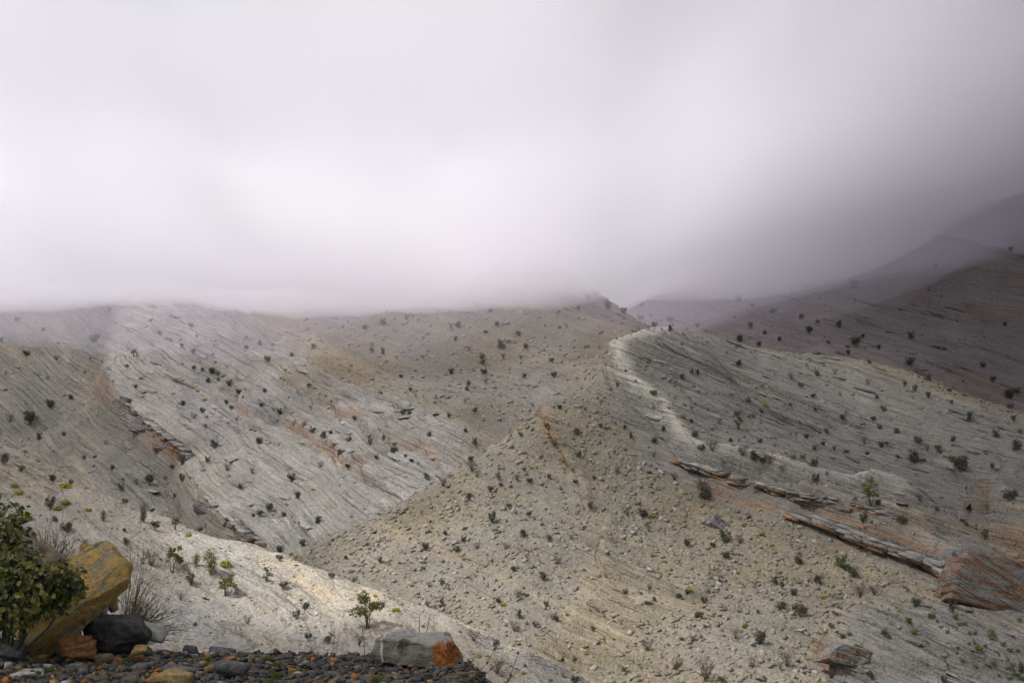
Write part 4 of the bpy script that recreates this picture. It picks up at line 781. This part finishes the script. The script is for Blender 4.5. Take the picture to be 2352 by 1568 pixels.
rock('rock', 18, fg(830, 940, 11.15), (0.12, 0.1, 0.13), (0, 20, 0), K_PALE, 'pale stone beside the tan one under the slab', cuts=9)
rock('rock', 19, fg(715, 475, 11.3), (0.13, 0.1, 0.11), (0, 0, 30), K_OCHRE, 'pale orange knobby rock peeking over the slab', cuts=9, rough=0.12)
rock('rock', 20, fg(600, 590, 11.25), (0.14, 0.1, 0.14), (0, 0, 60), K_OCHRE, 'orange rock behind the left edge of the slab', cuts=9, rough=0.12)
rock('standing_slab', 21, fg(225, 470, 11.1), (0.17, 0.14, 0.42), (0, -8, 0), K_PALE, 'upright grey slab behind the leafy bush', cuts=10, sub=4, lay=0.2)
rock('rock', 30, fg(260, 800, 11.2), (0.6, 0.4, 0.75), (0, 10, 0), K_BROWN, 'brown boulder between the leafy bush and the slab', cuts=10)
rock('boulder', 22, fg(80, 1295, 10.5), (0.24, 0.2, 0.14), (0, 5, 0), K_SLATE, 'slate grey block in the lower left corner', cuts=12, box=0.5)
rock('rock', 23, fg(1400, 1545, 9.75), (0.32, 0.2, 0.15), (0, 0, 0), K_OCHRE, 'flat tan rock cut by the bottom edge', cuts=9)
rock('rock', 24, fg(200, 1520, 9.8), (0.27, 0.2, 0.1), (0, 0, 15), K_PALE, 'pale lichen-spotted rock at the bottom left', cuts=10)
for k, (zx, zy, w, h, tl, mt, lb) in enumerate([(1560, 1312, 125, 135, 1, K_SLATE, 'upright slate stone right of the ochre stone'), (1820, 1322, 235, 95, 1, K_SLATE, 'long dark slate stone on the rim'), (1900, 1452, 285, 130, 1, K_SLATE, 'large wedge-shaped slate stone in the gravel'),
    (1885, 1372, 115, 55, 1, K_ORANGE, 'orange stone beside the long slate stone'), (1262, 1375, 115, 80, 1, K_SLATE, 'dark slate stone below the ochre stone'), (1140, 1362, 92, 45, 1, K_ORANGE, 'flat orange stone below the ochre stone'), (1480, 1455, 300, 55, 1, K_SLATE, 'flat slate plate behind the tan rock'),
    (270, 1300, 205, 95, 2, K_SLATE, 'pointed dark slate on the rim left of the grey boulder'), (540, 1335, 180, 105, 2, K_BROWN, 'brown slaty stone on the rim'), (860, 1362, 180, 85, 2, K_BROWN, 'brown stone left of the grey boulder'), (960, 1412, 125, 70, 2, K_ORANGE, 'orange shard lying left of the grey boulder'),
    (330, 1360, 140, 75, 2, K_OCHRE, 'ochre stone below the pointed slate'), (1160, 1318, 205, 115, 2, K_OCHRE, 'ochre stone leaning against the grey boulder'), (620, 1530, 170, 85, 2, K_SLATE, 'dark slate stone at the bottom edge'), (410, 1562, 150, 60, 2, K_PALE, 'pale stone cut by the bottom edge'),
    (40, 1500, 150, 70, 2, K_SLATE, 'slate stone low in the gravel'), (1150, 1480, 160, 90, 2, K_SLATE, 'dark slate stone below the ochre stone of the grey boulder')]):
    p = fg(zx, zy, 11.3 if zy < 1340 else 10.6 if zy < 1420 else 10.2); g = float(ground_z(p.x, p.y)); 
    hh = max(h, 50) * K; p.z = max(p.z, g + hh * 0.15)
    rock('rock', 40 + k, p, (w * K, w * K * 0.7, hh), (rnd.uniform(-8, 8), rnd.uniform(-10, 10), rnd.uniform(-25, 25)), mt, lb, cuts=13, sub=3, rough=0.06, box=0.3, lay=0.25)
# the grey boulder with its rusty end
BP = [(1, -0.25, 0.1, 0.97), (-1, -0.1, 0.25, 0.95), (0, 1, 0.1, 0.6), (0.08, -1, 0.15, 0.5), (0.03, -0.1, 1, 0.33), (0, 0, -1, 0.4), (0.7, -0.7, 0.1, 0.95), (-0.6, -0.8, 0.2, 0.9), (0.2, -0.7, 0.7, 0.5), (-0.4, 0, 0.9, 0.52), (0.6, 0.1, 0.8, 0.72)]
V, Fq = rock_geo(31, (0.73, 0.42, 0.245), sub=6, rough=0.11, lay=0.25, planes=BP)
V[:, 2] -= 0.09 * sstep(0.14, 0.33, V[:, 0]) * sstep(0.06, -0.05, V[:, 2])
m = NT('grey_boulder_rock', 0.8, 0.3); oc = m.n('ShaderNodeTexCoord').outputs['Object']; sx = m.n('ShaderNodeSeparateXYZ'); m.l(oc, sx.inputs[0])
a_ = m.noise(oc, 7, 6, 0.65); b_ = m.noise(oc, 40, 5, 0.7); w_ = m.noise(oc, 9, 4, 0.7)
c_ = m.ramp(a_, [(0.3, (0.05, 0.045, 0.04)), (0.45, (0.13, 0.12, 0.10)), (0.58, (0.20, 0.18, 0.15)), (0.75, (0.32, 0.31, 0.29))])
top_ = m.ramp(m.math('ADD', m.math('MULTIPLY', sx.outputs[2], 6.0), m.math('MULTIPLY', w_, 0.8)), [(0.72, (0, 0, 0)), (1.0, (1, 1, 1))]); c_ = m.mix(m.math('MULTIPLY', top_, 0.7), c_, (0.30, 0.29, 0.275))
rx = m.math('ADD', m.math('SUBTRACT', sx.outputs[0], m.math('MULTIPLY', sx.outputs[2], 0.25)), m.math('MULTIPLY', m.noise(oc, 6, 6, 0.75), 0.26))
rm = m.math('MULTIPLY', m.ramp(rx, [(0.325, (0, 0, 0)), (0.36, (1, 1, 1))]), m.ramp(m.math('ADD', sx.outputs[2], m.math('MULTIPLY', w_, 0.1)), [(0.115, (1, 1, 1)), (0.14, (0, 0, 0))]))
rm = m.math('MULTIPLY', rm, m.ramp(rx, [(0.475, (1, 1, 1)), (0.50, (0, 0, 0))]))
c_ = m.mix(rm, c_, m.ramp(b_, [(0.3, (0.10, 0.03, 0.008)), (0.5, (0.25, 0.085, 0.015)), (0.72, (0.40, 0.17, 0.04))]))
vd = m.math('ABSOLUTE', m.math('ADD', m.math('ADD', sx.outputs[0], 0.19), m.math('ADD', m.math('MULTIPLY', sx.outputs[2], 0.14), m.math('MULTIPLY', m.math('SUBTRACT', w_, 0.5), 0.035))))
c_ = m.mix(m.math('MULTIPLY', m.ramp(vd, [(0.004, (1, 1, 1)), (0.011, (0, 0, 0))]), m.ramp(m.noise(oc, 14, 3), [(0.36, (0.1, 0.1, 0.1)), (0.55, (1, 1, 1))])), c_, (0.5, 0.49, 0.46))
c_ = m.mix(1.0, c_, m.ramp(b_, [(0.25, (0.6, 0.6, 0.6)), (0.5, (1, 1, 1)), (0.8, (1.3, 1.3, 1.3))]), 'MULTIPLY'); m.l(c_, m.b.inputs['Base Color'])
m.l(m.bump(m.math('ADD', a_, m.math('MULTIPLY', b_, 0.5)), 0.8, 0.04), m.b.inputs['Normal'])
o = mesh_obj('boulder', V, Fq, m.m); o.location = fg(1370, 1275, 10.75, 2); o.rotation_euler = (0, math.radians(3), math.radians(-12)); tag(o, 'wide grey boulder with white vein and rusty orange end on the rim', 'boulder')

# the brown cliff at the right edge: big fractured blocks set into the ridge
def cliff_rock(X, Y, w, h, dep, col, seed, tilt=0, sink=0.3, sname='right_ridge'):
    S = next(q for q in SHEETS if q['name'] == sname); p = hit(X, Y, (sname,))[0]
    V, Fq = rock_geo(seed, (w, dep, h), 7, 6, 0.05, 0.9, 0.6, 2)
    n_ = len(V); t_ = sstep(-0.3, 0.5, n3(V[:, 0] / 1.5, V[:, 1] / 1.5, V[:, 2] / 0.6, seed))[:, None]; cc = np.array(col) * (1 - t_) + GREY * 0.7 * t_
    o = mesh_obj('cliff_block', V, Fq, S['mat'], S['obj'], attrs={'rock': cc, 'bed': (V[:, 2] + p[2] + 0.4 * V[:, 0]) * 1.5, 'hard': np.ones(n_)})
    o.location = (p[0], p[1] + dep * 0.35, p[2] + h * (0.5 - sink)); o.rotation_euler = (math.radians(-12), math.radians(14 + tilt), math.radians(random.Random(seed).uniform(-15, 15)))
for a_ in [(2330, 1396, 19, 8.5, 8, RUST * 0.5 + DARK * 0.35, 502), (2205, 1310, 5.0, 4.0, 5, GREY * 0.75, 504), (1945, 1520, 6.5, 3.4, 5, RUST * 0.35 + DARK * 0.45, 506), (1650, 1212, 3.6, 2.2, 2.6, GREY * 0.9, 509, 20)]:
    cliff_rock(*a_)
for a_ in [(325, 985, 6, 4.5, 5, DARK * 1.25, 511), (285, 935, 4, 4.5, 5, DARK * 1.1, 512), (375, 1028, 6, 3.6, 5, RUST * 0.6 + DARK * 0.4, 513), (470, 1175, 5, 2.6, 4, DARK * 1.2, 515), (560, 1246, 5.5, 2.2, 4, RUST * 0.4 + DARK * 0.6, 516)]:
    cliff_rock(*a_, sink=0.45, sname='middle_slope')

# gravel
rng = np.random.default_rng(77)
GP = [[one_mat('stone', shard(100 + 7 * v + q, (1, rng.uniform(0.45, 0.9), rng.uniform(0.22, 0.5))), m) for v in range(7)] for q, m in enumerate((K_SLATE, K_BROWN, K_ORANGE, K_PALE, K_OCHRE))]
NM = ['slate grey', 'brown', 'rusty orange', 'pale grey', 'ochre']
n = 300; sz = 0.045 + 0.10 * rng.uniform(0, 1, n) ** 2.2; px = rng.uniform(-4.5, -0.42, n); py = 9.45 + 2.3 * rng.uniform(0, 1, n) ** 0.9; q = rng.choice(5, n, p=[0.62, 0.21, 0.05, 0.06, 0.06])
gz = ground_z(px, py); stones = []
for k in range(n):
    o = bpy.data.objects.new('stone', GP[q[k]][rng.integers(7)]); COL.objects.link(o); o.location = (px[k], py[k], gz[k] + 0.12 * sz[k]); o.scale = (sz[k],) * 3
    o.rotation_euler = (rng.normal() * 0.35, rng.normal() * 0.35, rng.uniform(0, 6.28))
    stones.append((o, q[k], px[k] / py[k], py[k]))
for c_ in range(5):
    for b_, (y0, y1, wd_) in enumerate(((9, 10.0, 'along the bottom edge'), (10.0, 10.75, 'in the middle gravel'), (10.75, 13, 'along the rim'))):
        for h_, (a0, a1, hw) in enumerate(((-9, -0.2, 'left'), (-0.2, 9, 'right'))):
            Q = sorted((t for t in stones if t[1] == c_ and y0 <= t[3] < y1 and a0 <= t[2] < a1), key=lambda t: t[2])
            for k_, t in enumerate(Q): tag(t[0], f'{ordw(k_, len(Q)) if len(Q) > 1 else "only"} loose {NM[c_]} stone {wd_}, {hw} half of the ledge', 'stone', f'{NM[c_]} stones in the foreground gravel')
n = 12000; px = rng.uniform(-6, -0.2, n); py = rng.uniform(7, 12.1, n); sz = 0.012 + 0.05 * rng.uniform(0, 1, n) ** 2
P = np.stack([px, py, ground_z(px, py) + 0.2 * sz], -1)
Vs, Fs = stone_batch(P, np.tile([0, 0, 1.0], (n, 1)), sz, rng, (0.3, 0.8))
cc = np.array([[0.06, 0.061, 0.065], [0.12, 0.095, 0.066], [0.24, 0.10, 0.03], [0.2, 0.19, 0.175], [0.2, 0.135, 0.05]])[rng.choice(5, n, p=[0.56, 0.25, 0.06, 0.05, 0.08])] * rng.uniform(0.6, 1.4, (n, 1))
tag(mesh_obj('gravel', Vs, Fs, stone_mat('gravel', 25), attrs={'rock': np.repeat(cc, 8, 0)}), 'dark mixed gravel covering the foreground ledge', None, None, 'stuff')

# ------------------------------------------------------------------ foreground plants
M_LEAF = NT('broad_leaves', 0.5, 0.35); ori = M_LEAF.n('ShaderNodeObjectInfo').outputs['Random']; ps = M_LEAF.n('ShaderNodeNewGeometry').outputs['Position']
M_LEAF.l(M_LEAF.mix(M_LEAF.ramp(M_LEAF.noise(ps, 9, 3), [(0.42, (0, 0, 0)), (0.72, (1, 1, 1))]), (0.02, 0.033, 0.006), (0.18, 0.155, 0.012)), M_LEAF.b.inputs['Base Color']); M_LEAF = M_LEAF.m
def leaf_geo(s=1.0):
    return np.array([[0, 0, 0], [0.36, 0.35, 0.06], [0.3, 0.7, 0.03], [0, 1.05, -0.14], [-0.3, 0.7, 0.03], [-0.36, 0.35, 0.06], [0, 0.4, -0.05], [0, 0.75, -0.08]]) * s, np.array([[0, 1, 6, 6], [0, 6, 5, 5], [1, 2, 7, 6], [6, 7, 4, 5], [2, 3, 7, 7], [7, 3, 4, 4]])
def leafy_bush():
    root = fg(60, 1150, 10.5); root.z = float(ground_z(root.x, root.y)); e = empty('leafy_bush', root); tag(e, 'dense leafy green bush in front of the yellow slab', 'bush')
    rng = np.random.default_rng(5); tips = []
    cl = [(-120, 350, 10.7, 330), (60, 240, 10.6, 170), (40, 420, 10.5, 200), (130, 560, 10.4, 190), (300, 720, 10.35, 210), (480, 690, 10.35, 150), (590, 700, 10.4, 110), (430, 860, 10.3, 160), (160, 830, 10.25, 260), (-150, 800, 10.3, 350), (60, 1010, 10.2, 200), (330, 930, 10.3, 120), (-200, 600, 10.8, 350), (600, 800, 10.35, 80)]
    st = []
    for zx, zy, d, r in cl:
        c = np.array(fg(zx, zy, d) - root); R_ = r * K
        m = c * 0.5 + rng.normal(size=3) * 0.05; m[2] += 0.05; st.append(tube([np.zeros(3), m * 0.6, m, c], 0.014, 0.005, 5))
        for _ in range(int(60 + 900 * R_ * R_ * 4)):
            dd = rng.normal(size=3); dd /= np.linalg.norm(dd); p = c + dd * R_ * rng.uniform(0.35, 1.05); p[2] = max(p[2], 0.02)
            tips.append((p, dd))
    mesh_obj('stems', *join(st), M_WOOD, e)
    LV, LF = leaf_geo(); tris = np.array([f for f in LF])
    me = bpy.data.meshes.new('leaf'); me.from_pydata(LV.tolist(), [], [list(dict.fromkeys(f)) for f in LF.tolist()]); me.materials.append(M_LEAF)
    tips.sort(key=lambda t: t[0][1] - 0.5 * abs(t[0][0])); rest = []
    for k, (p, dd) in enumerate(tips):
        z_ = Vector(dd) * 0.5 + Vector((rng.normal() * 0.6, -0.4 + rng.normal() * 0.6, 0.5 + rng.normal() * 0.4)); z_.normalize()
        y_ = Vector((dd[0], dd[1], -0.45)) + Vector(rng.normal(size=3) * 0.35); y_ = (y_ - z_ * y_.dot(z_)).normalized(); x_ = y_.cross(z_)
        s = rng.uniform(0.03, 0.062); Mx = Matrix((x_ * s, y_ * s, z_ * s)).transposed().to_4x4(); Mx.translation = Vector(p)
        if k < 300:
            q = bpy.data.objects.new('leaf', me); COL.objects.link(q); q.parent = e; q.matrix_local = Mx
        else:
            A = np.array(Mx); rest.append((LV @ A[:3, :3].T + A[:3, 3], LF))
    V, Fq = join(rest); me2 = bpy.data.meshes.new('foliage'); me2.from_pydata(V.tolist(), [], [list(dict.fromkeys(f)) for f in Fq.tolist()]); me2.materials.append(M_LEAF)
    q = bpy.data.objects.new('foliage', me2); COL.objects.link(q); q.parent = e; q['kind'] = 'stuff'
leafy_bush()

M_TWIG = leafmat('twig_bark', (0.06, 0.045, 0.028), (0.12, 0.09, 0.05)); M_TWIGG = leafmat('green_twig', (0.07, 0.075, 0.02), (0.12, 0.11, 0.035))
def twig_bush(name, base, ends, n, r, mat, label, seed, kids=3, spread=60):
    rng = np.random.default_rng(seed); b = np.array(base); out = []; per = n // len(ends)
    for zx, zy, d in ends:
        for _ in range(per):
            e = np.array(fg(zx + rng.normal() * spread, zy + rng.normal() * spread, d + rng.normal() * 0.18)); L = np.linalg.norm(e - b)
            m = (b + e) / 2 + rng.normal(size=3) * 0.05 * L; m[2] += 0.10 * L
            ts = np.linspace(0, 1, 7)[:, None]; path = (1 - ts) ** 2 * b + 2 * ts * (1 - ts) * m + ts ** 2 * e + rng.normal(size=(7, 3)) * 0.008 * np.r_[0, 1, 1, 1, 1, 1, 1][:, None]
            out.append(tube(path, r, r * 0.4, 4))
            for _ in range(kids):
                k = rng.integers(2, 6); q = path[k]; dirv = path[k + 1 if k < 6 else 6] - path[k - 1]; dirv = dirv / np.linalg.norm(dirv) + rng.normal(size=3) * 0.55
                l = L * rng.uniform(0.12, 0.3); out.append(tube([q, q + dirv * l * 0.5 + rng.normal(size=3) * 0.01, q + dirv * l + np.array([0, 0, 0.02])], r * 0.6, r * 0.3, 3))
    o = mesh_obj(name, *join(out), mat); tag(o, label, 'bush')
b = fg(1000, 1100, 11.6); b.z = float(ground_z(b.x, 11.6)) + 0.02
twig_bush('twiggy_bush', b, [(1080, 560, 11.8), (1150, 640, 11.8), (1200, 760, 11.8), (1300, 880, 11.8), (1380, 960, 11.8), (1440, 1050, 11.7), (1500, 1150, 11.7), (1330, 1150, 11.6)], 72, 0.0032, M_TWIG, 'bare brown twiggy bush spreading right from behind the slab', 3)
twig_bush('twiggy_bush', b, [(1120, 860, 11.7), (1220, 900, 11.7), (1300, 1000, 11.7), (1180, 1000, 11.6)], 60, 0.003, M_TWIGG, 'greenish twigs low behind the dark boulder', 4, 2, 40)
b = fg(430, 760, 11.6)
twig_bush('twiggy_bush', b, [(330, 330, 11.8), (400, 310, 11.8), (470, 380, 11.8), (560, 400, 11.8), (600, 380, 11.8), (350, 450, 11.8)], 42, 0.0034, M_TWIG, 'bare twiggy bush standing left behind the slab', 5, 3, 40)
M_GRASS = leafmat('grass_blades', (0.05, 0.08, 0.012), (0.14, 0.16, 0.025))
for k, (zx, zy, w, tl, lb) in enumerate([(1350, 1285, 110, 1, 'grass tuft on the rim right of the dark boulder'), (630, 1400, 130, 1, 'grass tuft below the rusty orange rock'), (370, 1375, 100, 1, 'grass tuft left of the rusty orange rock'), (2190, 1390, 130, 1, 'grass tuft on the rim above the gravel centre'), (2270, 1430, 110, 1, 'lower grass tuft beside the rim tuft'),
        (1700, 1395, 90, 1, 'grass tuft between the slate stones'), (400, 1545, 90, 1, 'grass tuft at the bottom left'), (210, 1550, 110, 2, 'yellow-green tuft at the bottom centre'), (1070, 1550, 110, 2, 'yellow-green tuft below the grey boulder'), (2260, 1500, 80, 1, 'small tuft in the middle of the gravel')]):
    p = fg(zx, zy, 10.5, tl); a_, t_ = p.x / p.y, p.z / p.y; dd = GZ / t_; p = Vector((a_ * dd, dd, 0)); p.z = float(ground_z(p.x, p.y)); rg = np.random.default_rng(900 + k); out = []
    for _ in range(90):
        an = rg.uniform(0, 6.28); rr = w * K * 0.5 * rg.uniform(0, 1) ** 0.6; f0 = np.array([math.cos(an) * rr * 0.6, math.sin(an) * rr * 0.6, 0]); L = rg.uniform(0.02, 0.055)
        tp = f0 * 1.5 + np.array([rg.normal() * 0.012, rg.normal() * 0.012, L]); out.append(tube([f0, (f0 + tp) / 2 + np.array([0, 0, 0.006]), tp], 0.0028, 0.0008, 3))
    o = mesh_obj('grass_tuft', *join(out), M_GRASS); o.location = p; tag(o, lb, 'grass', 'grass tufts in the foreground gravel')
def stem_plant(pts, d, label, seed, heads=True):
    rg = np.random.default_rng(seed); P = [np.array(fg(x, y, d, 2)) for x, y in pts]; g = P[0].copy(); g[2] = min(float(ground_z(g[0], g[1])), P[0][2]); e = empty('dry_stalk', Vector(g)); tag(e, label, 'dry stalk', 'dry stalks right of the grey boulder')
    mesh_obj('stem', *tube([np.zeros(3)] + [p - g for p in P], 0.004, 0.0018, 5), M_TWIG, e)
    if heads:
        for k in range(1, len(P)):
            V, Fq = rock_geo(seed + k, (0.018, 0.018, 0.022), 3, 2, 0.1); mesh_obj('seed_head', V + (P[k] - g), Fq, M_TWIG, e)
stem_plant([(1850, 1600), (1900, 1480), (1980, 1400), (2040, 1285)], 10.0, 'tall dry stalk with seed heads nearest the grey boulder', 1)
stem_plant([(1900, 1600), (1960, 1500), (2010, 1450)], 10.0, 'short dry stalk beside the nearest tall one', 2)
stem_plant([(2130, 1600), (2170, 1500), (2230, 1320)], 9.9, 'slender dry stalk farthest from the grey boulder', 3)
stem_plant([(2100, 1610), (2150, 1540), (2290, 1420)], 9.9, 'leaning dry stalk right of the boulder', 4)
stem_plant([(1425, 1180), (1422, 1080), (1422, 1000)], 11.3, 'thin straight stalk behind the grey boulder', 5, False)
stem_plant([(1475, 1180), (1495, 1080), (1520, 990)], 11.3, 'thin leaning stalk behind the grey boulder', 6, False)
stem_plant([(975, 1330), (968, 1220), (950, 1060)], 11.2, 'thin stalk at the left end of the grey boulder', 7, False)
